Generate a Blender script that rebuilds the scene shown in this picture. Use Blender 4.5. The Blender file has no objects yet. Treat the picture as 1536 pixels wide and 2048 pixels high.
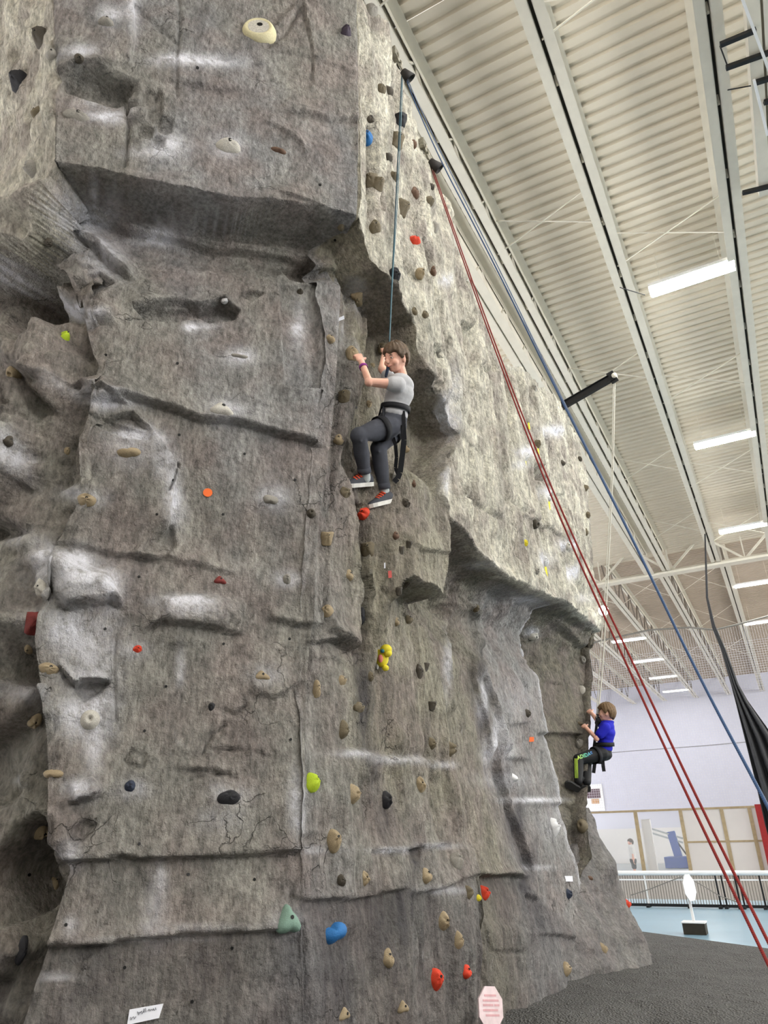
import bpy, bmesh, math, random
import numpy as np
from mathutils import Vector, Matrix
from mathutils.bvhtree import BVHTree

random.seed(7)
scene = bpy.context.scene
COL = scene.collection

# ---------------------------------------------------------------- camera
EYE = np.array([0.0, 0.0, 1.3])
FOCAL = 1425.0                                   # pixels on the 1536 x 2048 frame
def _axes():
    # the two horizontal directions of the hall (along the roof joists, across them) as the lens sees them
    b = np.array([1610 - 768, -(1660 - 1024), -FOCAL]); b /= np.linalg.norm(b)
    a = -np.array([-2200 - 768, -(1750 - 1024), -FOCAL]); a /= np.linalg.norm(a)
    a = a - b * (a @ b); a /= np.linalg.norm(a)
    return np.stack([a, b, np.cross(a, b)])
AX = _axes()                                     # rows: hall X, Y, Z in lens coordinates
cam_data = bpy.data.cameras.new('camera')
cam_data.sensor_width = 36.0
cam_data.lens = FOCAL / 2048 * 36.0
cam_data.clip_end = 300
cam = bpy.data.objects.new('camera', cam_data)
COL.objects.link(cam)
m = Matrix.Identity(4)
for i in range(3):
    for j in range(3):
        m[i][j] = AX[i][j]
    m[i][3] = EYE[i]
cam.matrix_world = m
scene.camera = cam

# ---------------------------------------------------------------- light and exposure
scene.view_settings.view_transform = 'Standard'
scene.view_settings.look = 'None'
scene.view_settings.gamma = 1.0
scene.view_settings.use_curve_mapping = False
scene.view_settings.exposure = 1.88
world = bpy.data.worlds.new('hall_daylight')
scene.world = world
world.use_nodes = True
world.node_tree.nodes['Background'].inputs[0].default_value = (1.0, 0.99, 0.975, 1)
world.node_tree.nodes['Background'].inputs[1].default_value = 1.75
LAMP_POWER = 30.0
scene.cycles.max_bounces = 6
scene.cycles.diffuse_bounces = 3
scene.cycles.glossy_bounces = 2

# ---------------------------------------------------------------- surveying: points of the hall from sight lines
def sight(u, v):
    return AX @ np.array([u - 768.0, -(v - 1024.0), -FOCAL])
def on_x(u, v, X):
    d = sight(u, v); return EYE + d * ((X - EYE[0]) / d[0])
def on_y(u, v, Y):
    d = sight(u, v); return EYE + d * ((Y - EYE[1]) / d[1])
def on_z(u, v, Z):
    d = sight(u, v); return EYE + d * ((Z - EYE[2]) / d[2])
def on_plane(u, v, p, n):
    d = sight(u, v); return EYE + d * (((np.asarray(p) - EYE) @ n) / (d @ n))
def at_range(u, v, r):
    d = sight(u, v); return EYE + d / np.linalg.norm(d) * r
def project(P):
    q = (np.asarray(P) - EYE) @ AX
    return 768 + FOCAL * q[..., 0] / -q[..., 2], 1024 - FOCAL * q[..., 1] / -q[..., 2]

# ---------------------------------------------------------------- helpers
def tag(o, label=None, cat=None, group=None, kind=None):
    if label: o['label'] = label
    if cat: o['category'] = cat
    if group: o['group'] = group
    if kind: o['kind'] = kind
    return o
def empty(name, loc=(0, 0, 0)):
    o = bpy.data.objects.new(name, None); COL.objects.link(o)
    o.location = loc; o.empty_display_size = 0.1
    return o
def link(name, me, mat=None, parent=None, smooth=False):
    o = bpy.data.objects.new(name, me); COL.objects.link(o)
    if mat and not me.materials: me.materials.append(mat)
    if parent is not None:
        o.parent = parent
        o.matrix_parent_inverse = Matrix.Translation(-parent.location) if parent.type == 'EMPTY' and not any(parent.rotation_euler) else parent.matrix_basis.inverted()
    if smooth and len(me.polygons):
        me.polygons.foreach_set('use_smooth', [True] * len(me.polygons))
    return o
def new_mesh(name, verts, faces):
    me = bpy.data.meshes.new(name); me.from_pydata([tuple(map(float, v)) for v in verts], [], faces); me.update()
    return me
class MB:
    """collects boxes, bars and tubes into one mesh"""
    def __init__(self): self.v = []; self.f = []
    def add(self, vs, fs):
        n = len(self.v); self.v += [tuple(map(float, p)) for p in vs]; self.f += [tuple(i + n for i in q) for q in fs]; return self
    def box(self, x0, x1, y0, y1, z0, z1):
        return self.add([(x, y, z) for z in (z0, z1) for y in (y0, y1) for x in (x0, x1)],
                        [(0, 2, 3, 1), (4, 5, 7, 6), (0, 1, 5, 4), (2, 6, 7, 3), (0, 4, 6, 2), (1, 3, 7, 5)])
    def bar(self, a, b, w, h=None, up=(0, 0, 1)):
        a = Vector(a); b = Vector(b); h = h or w; t = (b - a).normalized()
        u = Vector(up)
        if abs(t.dot(u)) > 0.98: u = Vector((1, 0, 0))
        s = t.cross(u).normalized() * (w / 2); q = s.cross(t).normalized() * (h / 2)
        vs = [p + i * s + j * q for p in (a, b) for i, j in ((-1, -1), (1, -1), (1, 1), (-1, 1))]
        return self.add(vs, [(3, 2, 1, 0), (4, 5, 6, 7), (0, 1, 5, 4), (1, 2, 6, 5), (2, 3, 7, 6), (3, 0, 4, 7)])
    def tube(self, pts, r, n=8, cap=True):
        pts = [Vector(p) for p in pts]; rs = r if hasattr(r, '__len__') else [r] * len(pts)
        base = len(self.v); prev = None
        for i, p in enumerate(pts):
            t = (pts[min(i + 1, len(pts) - 1)] - pts[max(i - 1, 0)]).normalized()
            if prev is None:
                s = t.cross(Vector((0, 0, 1)))
                if s.length < 0.05: s = t.cross(Vector((1, 0, 0)))
            else: s = prev - t * prev.dot(t)
            s.normalize(); prev = s; q = t.cross(s)
            for k in range(n):
                a = 2 * math.pi * k / n
                self.v.append(tuple(p + (s * math.cos(a) + q * math.sin(a)) * rs[i]))
        for i in range(len(pts) - 1):
            for k in range(n):
                a = base + i * n + k; b = base + i * n + (k + 1) % n
                self.f.append((a, b, b + n, a + n))
        if cap:
            self.f.append(tuple(base + k for k in reversed(range(n))))
            e = base + (len(pts) - 1) * n
            self.f.append(tuple(e + k for k in range(n)))
        return self
    def ball(self, c, r, nu=12, nv=8, M=None):
        r = r if hasattr(r, '__len__') else (r, r, r); base = len(self.v); c = Vector(c)
        for j in range(nv + 1):
            th = math.pi * j / nv
            for i in range(nu):
                ph = 2 * math.pi * i / nu
                p = Vector((r[0] * math.sin(th) * math.cos(ph), r[1] * math.sin(th) * math.sin(ph), r[2] * math.cos(th)))
                if M is not None: p = M @ p
                self.v.append(tuple(c + p))
        for j in range(nv):
            for i in range(nu):
                a = base + j * nu + i; b = base + j * nu + (i + 1) % nu
                self.f.append((a, a + nu, b + nu, b))
        return self
    def build(self, name, mat=None, parent=None, smooth=False):
        return link(name, new_mesh(name, self.v, self.f), mat, parent, smooth)

# ---------------------------------------------------------------- materials
def mat_plain(name, col, rough=0.6, metal=0.0, var=0.12, scale=18.0, bump=0.0, emit=None, spec=0.4, alpha=None, coat=0.0):
    mt = bpy.data.materials.new(name); mt.use_nodes = True
    nt = mt.node_tree; b = nt.nodes['Principled BSDF']
    b.inputs['Roughness'].default_value = rough; b.inputs['Metallic'].default_value = metal
    b.inputs['Specular IOR Level'].default_value = spec
    if coat: b.inputs['Coat Weight'].default_value = coat
    tc = nt.nodes.new('ShaderNodeTexCoord'); no = nt.nodes.new('ShaderNodeTexNoise')
    no.inputs['Scale'].default_value = scale; no.inputs['Detail'].default_value = 4
    nt.links.new(tc.outputs['Object'], no.inputs['Vector'])
    mr = nt.nodes.new('ShaderNodeMapRange')
    mr.inputs['From Min'].default_value = 0.3; mr.inputs['From Max'].default_value = 0.7
    mr.inputs['To Min'].default_value = 1 - var; mr.inputs['To Max'].default_value = 1 + var
    nt.links.new(no.outputs['Fac'], mr.inputs['Value'])
    mx = nt.nodes.new('ShaderNodeMix'); mx.data_type = 'RGBA'; mx.blend_type = 'MULTIPLY'; mx.inputs[0].default_value = 1
    mx.inputs[6].default_value = (*col, 1); nt.links.new(mr.outputs[0], mx.inputs[7])
    nt.links.new(mx.outputs[2], b.inputs['Base Color'])
    if bump:
        bp = nt.nodes.new('ShaderNodeBump'); bp.inputs['Strength'].default_value = bump; bp.inputs['Distance'].default_value = 0.01
        nt.links.new(no.outputs['Fac'], bp.inputs['Height']); nt.links.new(bp.outputs[0], b.inputs['Normal'])
    if emit:
        b.inputs['Emission Color'].default_value = (*col, 1); b.inputs['Emission Strength'].default_value = emit
    if alpha is not None: b.inputs['Alpha'].default_value = alpha
    return mt
def srgb(r, g, b):
    f = lambda c: ((c / 255 + 0.055) / 1.055) ** 2.4 if c > 10 else c / 255 / 12.92
    return (f(r), f(g), f(b))

# ---------------------------------------------------------------- numpy noise
def _hash(ix, iy, iz, seed):
    h = (ix.astype(np.int64) * 374761393 + iy.astype(np.int64) * 668265263 + iz.astype(np.int64) * 2147483647 + seed * 974634777) & 0xffffffff
    h = ((h ^ (h >> 13)) * 1274126177) & 0xffffffff
    h = ((h ^ (h >> 16)) * 2246822519) & 0xffffffff
    return ((h ^ (h >> 15)) & 0xffffff).astype(np.float64) / 0xffffff * 2 - 1
def vnoise(x, y, z, seed=0):
    ix = np.floor(x); iy = np.floor(y); iz = np.floor(z)
    fx = x - ix; fy = y - iy; fz = z - iz
    fx = fx * fx * fx * (fx * (fx * 6 - 15) + 10); fy = fy * fy * fy * (fy * (fy * 6 - 15) + 10); fz = fz * fz * fz * (fz * (fz * 6 - 15) + 10)
    r = 0
    for a in (0, 1):
        for b in (0, 1):
            for c in (0, 1):
                w = (fx if a else 1 - fx) * (fy if b else 1 - fy) * (fz if c else 1 - fz)
                r = r + w * _hash(ix + a, iy + b, iz + c, seed)
    return r
def fbm(x, y, z, octs=4, seed=0, gain=0.5):
    r = 0; a = 1.0
    for o in range(octs):
        r = r + a * vnoise(x * 2 ** o + 13.7 * o, y * 2 ** o + 7.1 * o, z * 2 ** o + 3.3 * o, seed + o); a *= gain
    return r
def sstep(a, b, x):
    t = np.clip((x - a) / (b - a), 0, 1); return t * t * (3 - 2 * t)
# ================================================================ the hall
M_DECK = mat_plain('painted_deck', srgb(212, 203, 184), 0.55, 0, 0.03, 3)
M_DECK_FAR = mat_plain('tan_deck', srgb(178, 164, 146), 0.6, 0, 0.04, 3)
M_STEEL = mat_plain('painted_steel', srgb(216, 211, 196), 0.5, 0, 0.04, 6)
M_BLACK = mat_plain('black_steel', (0.012, 0.012, 0.013), 0.45, 0.2, 0.2, 20)
M_GLOW = mat_plain('light_tube', (1.0, 0.985, 0.95), 0.5, emit=LAMP_POWER)
M_WHITEWALL = mat_plain('white_wall', srgb(198, 200, 214), 0.7, 0, 0.02, 2)
M_UNSEEN_WALL = mat_plain('unseen_grey_wall', srgb(206, 202, 196), 0.8)
M_WHITE = mat_plain('white_paint', srgb(236, 236, 236), 0.45, 0, 0.03, 8)
M_WOOD = mat_plain('pale_timber', srgb(168, 152, 120), 0.55, 0, 0.12, 9)
M_GLASS = mat_plain('clear_glass', (0.75, 0.8, 0.82), 0.05, 0, 0.02, 3, alpha=0.14)
M_PANEL = mat_plain('white_panel', srgb(214, 212, 210), 0.5, 0, 0.02, 2)

# -------- ground: rubber crumb, then the blue sports floor
def mulch_material():
    mt = bpy.data.materials.new('rubber_crumb'); mt.use_nodes = True; nt = mt.node_tree; b = nt.nodes['Principled BSDF']
    tc = nt.nodes.new('ShaderNodeTexCoord'); vo = nt.nodes.new('ShaderNodeTexVoronoi'); vo.inputs['Scale'].default_value = 55
    nt.links.new(tc.outputs['Object'], vo.inputs['Vector'])
    no = nt.nodes.new('ShaderNodeTexNoise'); no.inputs['Scale'].default_value = 2.2; no.inputs['Detail'].default_value = 8; nt.links.new(tc.outputs['Object'], no.inputs['Vector'])
    cr = nt.nodes.new('ShaderNodeValToRGB'); nt.links.new(vo.outputs['Color'], cr.inputs[0])
    cr.color_ramp.elements[0].color = (0.019, 0.0185, 0.018, 1); cr.color_ramp.elements[1].color = (0.105, 0.103, 0.097, 1)
    mx = nt.nodes.new('ShaderNodeMix'); mx.data_type = 'RGBA'; mx.blend_type = 'MIX'; nt.links.new(no.outputs['Fac'], mx.inputs[0])
    nt.links.new(cr.outputs[0], mx.inputs[6]); mx.inputs[7].default_value = (0.105, 0.103, 0.097, 1)
    nt.links.new(mx.outputs[2], b.inputs['Base Color']); b.inputs['Roughness'].default_value = 0.8
    bp = nt.nodes.new('ShaderNodeBump'); bp.inputs['Strength'].default_value = 1; bp.inputs['Distance'].default_value = 0.02
    nt.links.new(vo.outputs['Distance'], bp.inputs['Height']); nt.links.new(bp.outputs[0], b.inputs['Normal'])
    return mt
M_MULCH = mulch_material()
M_BLUE = mat_plain('blue_sports_floor', srgb(136, 168, 186), 0.28, 0, 0.05, 1.2, spec=0.3)
def edge_y(x): return np.interp(x, [-7, -2.32, -0.70, 4, 15], [15.8, 12.32, 11.1, 7.8, 0])   # where crumb meets blue floor
def ground():
    xs = np.concatenate([np.linspace(-9, -3.2, 20), np.linspace(-3.0, 3, 150), np.linspace(3.5, 14, 20)])
    ts = np.linspace(0, 1, 190)
    X, T = np.meshgrid(xs, ts)
    Y = -8 + T * (edge_y(X) + 8)
    Zz = 0.02 * fbm(X * 1.3, Y * 1.3, 0 * X, 4, 5) + 0.012 * fbm(X * 9, Y * 9, 0 * X, 2, 9)
    for hx, hy, rx, ry, h in ((-2.05, 6.3, 0.5, 0.28, 0.10), (-1.75, 6.75, 0.35, 0.4, 0.07), (-1.3, 7.1, 0.6, 0.5, 0.05)):
        Zz += h * np.exp(-((X - hx) / rx) ** 2 - ((Y - hy) / ry) ** 2)
    Zz *= 1 - sstep(0.97, 1.0, T)
    n, k = X.shape; idx = np.arange(n * k).reshape(n, k)
    q = np.stack([idx[:-1, :-1], idx[:-1, 1:], idx[1:, 1:], idx[1:, :-1]], -1).reshape(-1, 4)
    return new_mesh('floor', np.stack([X, Y, Zz], -1).reshape(-1, 3), [tuple(map(int, a)) for a in q])
fl = link('floor', ground(), M_MULCH, smooth=True); tag(fl, 'dark grey loose rubber crumb ground', None, None, 'structure')
xs = np.linspace(-14, 15, 60)
sf = link('sports_floor', new_mesh('sports_floor', [(x, edge_y(x), -0.012) for x in xs] + [(x, 18.5, -0.012) for x in xs], [(i, i + 1, i + 61, i + 60) for i in range(59)]), M_BLUE)
tag(sf, 'glossy pale blue sports floor', None, None, 'structure')

bf_ = MB().box(-14, 15, 18.5, 53.8, -0.03, -0.014).build('beige_floor', mat_plain('beige_floor', srgb(132, 126, 118), 0.5)); tag(bf_, 'beige floor beyond the barrier', None, None, 'structure')
# -------- roof deck in sheets of five ribs
def deck_sheet(n, pitch=0.2, x0=-14, x1=14):
    prof = []
    for i in range(n):
        y = i * pitch
        prof += [(y, 0.0), (y + 0.105, 0.0), (y + 0.125, 0.045), (y + 0.18, 0.045)]
        prof += [(y + 0.2, 0.0)] if i < n - 1 else [(y + 0.196, -0.006)]
    vs = [(x0, y, z) for y, z in prof] + [(x1, y, z) for y, z in prof]; k = len(prof)
    return new_mesh('deck_sheet', vs, [(i, i + k, i + k + 1, i + 1) for i in range(k - 1)])
DECK_Z = 10.42
ceiling = empty('ceiling', (0, 0, DECK_Z)); tag(ceiling, 'cream painted corrugated steel roof deck', None, None, 'structure')
sheet = deck_sheet(5)
for i in range(34):
    o = link('deck_sheet', sheet, M_DECK, ceiling); o.location = (0, -8 + i * 1.0, DECK_Z)
sheet2 = deck_sheet(15, 0.2)
for i in range(10):
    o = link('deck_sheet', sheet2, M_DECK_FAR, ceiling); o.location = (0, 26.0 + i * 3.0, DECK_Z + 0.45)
# -------- steel joists with double bottom chords and bent web rods
M_GAP = mat_plain('gap_shade', srgb(70, 67, 60), 0.8)
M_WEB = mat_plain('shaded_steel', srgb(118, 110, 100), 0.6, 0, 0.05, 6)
def joist(x, y0, y1, zb, zt, pitch, label, chord=0.05, gap=0.035, web=0.016, wm=None):
    e = empty('roof_joist', (x, y0, zb)); tag(e, label, None, None, 'structure')
    for s in (-1, 1):
        xx = x + s * (gap / 2 + chord / 2)
        MB().box(xx - chord / 2, xx + chord / 2, y0, y1, zb, zb + 0.006).box(x + s * gap / 2 - 0.003, x + s * gap / 2 + 0.003, y0, y1, zb, zb + chord).build('bottom_chord', M_STEEL, e)
        MB().box(xx - chord / 2, xx + chord / 2, y0, y1, zt - 0.006, zt).box(x + s * gap / 2 - 0.003, x + s * gap / 2 + 0.003, y0, y1, zt - chord, zt).build('top_chord', M_STEEL, e)
    MB().box(x - gap / 2 - .004, x + gap / 2 + .004, y0, y1, zb + chord * .9, zb + chord * .9 + .006).build('gap_shade_strip', M_GAP, e)  # dark strip stands in for the shade between the chords
    n = int((y1 - y0) / pitch)
    for i in range(n):
        a = y0 + i * pitch
        MB().bar((x, a, zt - 0.03), (x, a + pitch / 2, zb + 0.03), web).bar((x, a + pitch / 2, zb + 0.03), (x, a + pitch, zt - 0.03), web).build('web_rod', wm or M_STEEL, e)
    return e
JX = [-2.30, -0.70, 1.02]
NAMES = ['cream roof joist running directly above the climbing wall edge', 'cream roof joist between wall and light row', 'cream roof joist just beyond the light row']
for x, nm in zip(JX, NAMES): joist(x, -7, 25.4, 9.6, DECK_Z, 1.25, nm, 0.12, 0.05, 0.026)
joist(-2.86, -7, 25.4, 9.55, DECK_Z, 1.25, 'wide cream roof joist half hidden behind the wall top', 0.15, 0.03, 0.026)
joist(2.9, -7, 25.4, 9.6, DECK_Z, 1.25, 'cream roof joist outermost over the open hall', 0.12, 0.05, 0.026)
for x, nm in ((-10.7, 'sixth'), (-8.65, 'fifth'), (-6.6, 'fourth'), (-4.55, 'third'), (-2.5, 'second'), (-0.48, 'first')):
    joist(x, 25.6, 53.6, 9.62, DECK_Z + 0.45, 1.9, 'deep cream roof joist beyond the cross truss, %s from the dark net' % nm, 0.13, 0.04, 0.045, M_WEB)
# -------- cross truss carrying both joist fields
g = empty('cross_truss', (0, 25.5, 9.6)); tag(g, 'cream cross truss spanning the hall behind the climbing wall', None, None, 'structure')
MB().box(-14, 14, 25.32, 25.68, 9.50, 9.58).box(-14, 14, 25.47, 25.53, 9.58, 9.68).build('bottom_chord', M_STEEL, g)
MB().box(-14, 14, 25.35, 25.65, 10.72, 10.80).box(-14, 14, 25.47, 25.53, 10.62, 10.72).build('top_chord', M_WEB, g)  # darker top chord paints in the shadow band under the roof
for i in range(11):
    x = -13.0 + i * 2.4
    MB().bar((x, 25.5, 10.7), (x + 1.2, 25.5, 9.6), 0.07).bar((x + 1.2, 25.5, 9.6), (x + 2.4, 25.5, 10.7), 0.07).build('web_member', M_STEEL, g)
    MB().bar((x + 1.2, 25.5, 9.6), (x + 1.2, 25.5, 10.7), 0.04).build('post', M_STEEL, g)
# -------- bridging rods between joists
def bridging(xa, xb, y, label, za=9.62, zb=DECK_Z - 0.03):
    e = empty('bridging_rods', (xa, y, za)); tag(e, label, None, None, 'structure')
    MB().bar((xa, y, za), (xb, y + 0.1, zb), 0.018).build('rod', M_STEEL, e)
    MB().bar((xa, y + 0.05, zb), (xb, y + 0.15, za), 0.018).build('rod', M_STEEL, e)
for k, y in enumerate((4.3, 8.4, 13.0, 17.6, 22.2)):
    bridging(JX[0], JX[1], y, 'thin crossed bridging rods above the rope line, bay %d from the wall top' % (k + 1))
    bridging(JX[1], JX[2], y + 1.2, 'thin crossed bridging rods over the light row, bay %d' % (k + 1))
for k, y in enumerate((29.0, 35, 42)):
    for j, (xa, xb) in enumerate(((-6.6, -4.55), (-4.55, -2.5), (-2.5, -0.48))):
        bridging(xa, xb, y, 'thin crossed rods between far deep joists, row %d bay %d' % (k + 1, j + 1), 9.7, DECK_Z + 0.4)
# -------- light fixtures
def ceiling_light(x, y, z, label, w=1.34, d=0.30):
    e = empty('ceiling_light', (x, y, z)); tag(e, label, 'ceiling light', 'long ceiling lights')
    MB().box(x - w / 2, x + w / 2, y - d / 2, y + d / 2, z + 0.03, z + 0.09).build('housing', M_WHITE, e)
    MB().box(x - w / 2 + .02, x + w / 2 - .02, y - d / 2 + .02, y + d / 2 - .02, z, z + 0.03).build('diffuser', M_GLOW, e)
    for s in (-1, 1):
        MB().bar((x + s * w * .35, y, z + .09), (x + s * w * .35, y, DECK_Z), 0.008).build('hanger', M_STEEL, e)
ORD = ['first', 'second', 'third', 'fourth', 'fifth', 'sixth', 'seventh', 'eighth', 'ninth', 'tenth', 'eleventh', 'twelfth', 'thirteenth', 'fourteenth', 'fifteenth', 'sixteenth', 'seventeenth', 'eighteenth', 'nineteenth', 'twentieth',
       'twenty-first', 'twenty-second', 'twenty-third', 'twenty-fourth', 'twenty-fifth', 'twenty-sixth', 'twenty-seventh', 'twenty-eighth', 'twenty-ninth', 'thirtieth']
for k in range(5): ceiling_light(0.32, 10.5 + 6.06 * k, 9.6, 'bright long ceiling light, %s nearest in the row beside the ropes' % ORD[k])
for k in range(3): ceiling_light(0.32, 4.44 - 6.06 * k, 9.6, 'bright long ceiling light overhead, %s behind the viewer' % ORD[k])
for k in range(5): ceiling_light(-5.42, 34.7 + 5.08 * k, 9.6, 'bright ceiling light low over the boy in blue, %s from the red ropes' % ORD[k], 1.5)
for j, xx in enumerate((6.0,)):
    for k in range(4): ceiling_light(xx, -1.6 + 6.06 * k, 9.6, 'long ceiling light outside the view, row %s place %s' % (ORD[j], ORD[k]))
# -------- overhead beam with black struts at the upper right
bm = empty('overhead_beam', (1.5, -7, 9.3)); tag(bm, 'pale boxed overhead beam with black cross struts near the roof corner', None, None, 'structure')
MB().box(1.36, 1.50, -7, 9.0, 9.42, 9.60).build('beam_flange', M_STEEL, bm); MB().box(1.53, 1.68, -7, 9.0, 9.42, 9.60).build('beam_flange', M_STEEL, bm)
for u0, v0, u1, v1 in ((1440, 90, 1512, 60), (1452, 136, 1545, 103), (1510, 166, 1560, 150), (1485, 386, 1550, 370), (1528, 205, 1560, 198)):
    a = on_z(u0, v0, 9.38); b = on_z(u1, v1, 9.38)
    MB().bar(a, b, 0.05, 0.05).build('strut', M_BLACK, bm)
for u0, v0, u1, v1 in ((1478, -20, 1545, 160), (1508, 160, 1535, 270)):
    MB().bar(on_z(u0, v0, 9.3), on_z(u1, v1, 9.3), 0.03).build('tie_rod', M_WHITE, bm)
for pts in ([(1440, 92), (1458, 140)], [(1455, 180), (1510, 170)], [(1240, 575), (1290, 590)]):
    MB().tube([on_z(u, v, 9.45) for u, v in pts], 0.008, 6).build('cable', M_BLACK, bm)
# -------- far wall
wf = link('wall_far', MB().box(-16, 15, 53.8, 54.2, -0.1, 11.2).v and new_mesh('wall_far', MB().box(-16, 15, 53.8, 54.2, -0.1, 11.2).v, MB().box(-16, 15, 53.8, 54.2, -0.1, 11.2).f), M_WHITEWALL)
tag(wf, 'plain white far wall of the hall', None, None, 'structure')
wl = MB().box(-16.3, -16, -8, 54.2, -0.1, 11.2).build('wall_left', M_WHITEWALL); wl['kind'] = 'structure'; wl['label'] = 'white hall wall behind the climbing wall'
wb = MB().box(-16.3, 15, -8.3, -8, -0.1, 10.8).build('unseen_wall_back', M_UNSEEN_WALL); wb['kind'] = 'structure'; wb['label'] = 'unseen grey wall added behind the viewer to shape the light'  # unseen wall added to control the light on the front face
wr = MB().box(14, 14.3, -8, 54.2, -0.1, 4.6).build('unseen_wall_right', M_UNSEEN_WALL); wr['kind'] = 'structure'; wr['label'] = 'unseen low wall added to hold back side light'  # unseen wall added to keep low side light off the rock
# ================================================================ the climbing wall
K_XY = np.array([-2.1, 3.7]); F1_DIR = np.array([0.68, 0.733]); F1_DIR /= np.linalg.norm(F1_DIR)
N1 = np.array([F1_DIR[1], -F1_DIR[0], 0.0])
K3 = np.array([K_XY[0], K_XY[1], 0.0])
def on_f1(u, v, d): return on_plane(u, v, K3 + N1 * d, N1)
def f1_s(p): return (p[..., :2] - K_XY) @ F1_DIR

def build_rock():
    zs = np.concatenate([np.arange(-0.12, 3.2, 0.0165), np.arange(3.2, 4.25, 0.008), np.arange(4.25, 4.9, 0.0165), np.arange(4.9, 6.0, 0.008), np.arange(6.0, 9.4, 0.0165)])
    nz = len(zs)
    def curve(pts):                      # (z, value) -> samples on zs
        pts = sorted(pts); a = np.array(pts); return np.interp(zs, a[:, 0], a[:, 1])
    # F1 front block: left corner L(z) and right corner K1(z), as distance along the front plane from the main corner
    Lp = [(9.5, -2.72)] + [(on_f1(u, v, 0)[2], f1_s(on_f1(u, v, 0))) for u, v in ((110, 0), (116, 150), (108, 315))]
    for u, v in ((60, 430), (85, 480), (150, 600), (165, 680), (185, 740), (165, 830), (145, 900), (150, 1000), (100, 1080), (72, 1220), (60, 1290), (85, 1500), (95, 1690), (135, 1735), (100, 1850), (40, 2048)):
        p = on_f1(u, v, -0.3); Lp.append((p[2], f1_s(p)))
    Ls = curve(Lp)
    Kp = [(9.5, -0.02), (5.93, -0.02)]
    for u, v in ((700, 560), (686, 700), (668, 900), (642, 1050), (632, 1240), (628, 1280), (615, 1420), (605, 1600), (600, 2048)):
        p = on_f1(u, v, -0.3); Kp.append((p[2], f1_s(p)))
    K1s = curve(Kp)
    # right corner K2(z): where the pale side face starts
    Yp = [(9.5, 3.715), (5.95, 3.715)]
    for u, v in ((760, 530), (830, 650), (850, 740), (925, 870), (893, 950), (885, 985), (900, 1040), (901, 1195)):
        p = on_x(u, v, -2.1); Yp.append((p[2], p[1]))
    for u, v, X in ((872, 1262, -2.45), (900, 1450, -2.42), (945, 1690, -2.36), (965, 2048, -2.32)):
        p = on_x(u, v, X); Yp.append((p[2], p[1]))
    K2y = curve(Yp)
    Ep = [(9.5, 11.6)]
    for u, v in ((1150, 830), (1172, 960), (1180, 1040), (1188, 1150), (1200, 1258)):
        p = on_x(u, v, -2.1); Ep.append((p[2], p[1]))
    for u, v in ((1181, 1330), (1178, 1400), (1172, 1500), (1165, 1640)):
        p = on_x(u, v, -2.36); Ep.append((p[2], p[1]))
    Ep.append((-0.2, 9.1))
    Ey = curve(Ep)
    # side mass to the left of L
    w = sstep(4.2, 5.9, zs)
    eang = np.radians(168) * w + np.radians(190) * (1 - w)
    e = np.stack([np.cos(eang), np.sin(eang)], 1)
    L = K_XY + Ls[:, None] * F1_DIR; K1 = K_XY + K1s[:, None] * F1_DIR
    K2 = np.stack([np.full(nz, -2.1), K2y], 1)
    Epos = np.stack([np.full(nz, -2.1), Ey], 1)
    A = L + 2.6 * e
    R = Epos + np.array([-3.2, 0.9])
    nodes = [A, L, K1, K2, Epos, R]
    counts = [120, 200, 170, 470, 30]
    cols = []; seg = []; par = []
    for k in range(5):
        n = counts[k]
        for i in range(n):
            t = i / n
            if k == 3: t = t ** 1.35                    # finer near the main corner
            cols.append(nodes[k] * (1 - t) + nodes[k + 1] * t); seg.append(k); par.append(t)
    cols.append(R); seg.append(4); par.append(1.0)
    XY = np.stack(cols, 1)                              # nz, nc, 2
    nc = XY.shape[1]; seg = np.array(seg); par = np.array(par)
    Z = np.repeat(zs[:, None], nc, 1)
    # outward normals from the plan tangent, softened across corners
    T = np.gradient(XY, axis=1); T /= np.linalg.norm(T, axis=2, keepdims=True) + 1e-9
    ker = np.exp(-np.linspace(-2, 2, 13) ** 2); ker /= ker.sum()
    Tp = np.pad(T, ((0, 0), (6, 6), (0, 0)), mode='edge')
    T = sum(ker[i] * Tp[:, i:i + nc] for i in range(13))
    # the normal must not swing with the jagged corner curves from row to row
    kz = np.exp(-np.linspace(-2, 2, 41) ** 2); kz /= kz.sum()
    Tp = np.pad(T, ((20, 20), (0, 0), (0, 0)), mode='edge')
    T = sum(kz[i] * Tp[i:i + nz] for i in range(41))
    T /= np.linalg.norm(T, axis=2, keepdims=True) + 1e-9
    N = np.stack([T[..., 1], -T[..., 0]], 2)
    # ---------------- large relief (metres along the outward normal)
    D = np.zeros((nz, nc))
    s_f1 = (XY - K_XY) @ F1_DIR
    # underside of the big front block
    ep = sorted([(f1_s(on_f1(u, v, 0)), on_f1(u, v, 0)[2]) for u, v in ((105, 318), (230, 345), (300, 366), (390, 384), (470, 398), (520, 400), (640, 412), (722, 432))])
    ea = np.array(ep); zed = np.interp(s_f1, ea[:, 0], ea[:, 1])
    def f1_low(dz, z):
        a = -0.52 + 0.12 * sstep(0.12, 0.5, dz) + 0.12 * sstep(0.4, 1.3, dz)
        return a + 0.2 * sstep(3.6, 0.2, z)
    under = sstep(-0.008, 0.014, zed - Z)
    d_f1 = under * f1_low(zed - Z, Z)
    # pale side face: overhanging lip, recess beneath it
    lp = np.array(sorted([(on_x(u, v, -2.1)[1], on_x(u, v, -2.1)[2]) for u, v in ((900, 1040), (960, 1105), (1010, 1150), (1070, 1180), (1130, 1203), (1165, 1230), (1200, 1262))]))
    zl = np.interp(XY[..., 1], lp[:, 0], lp[:, 1])
    dzl = zl - Z
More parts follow.
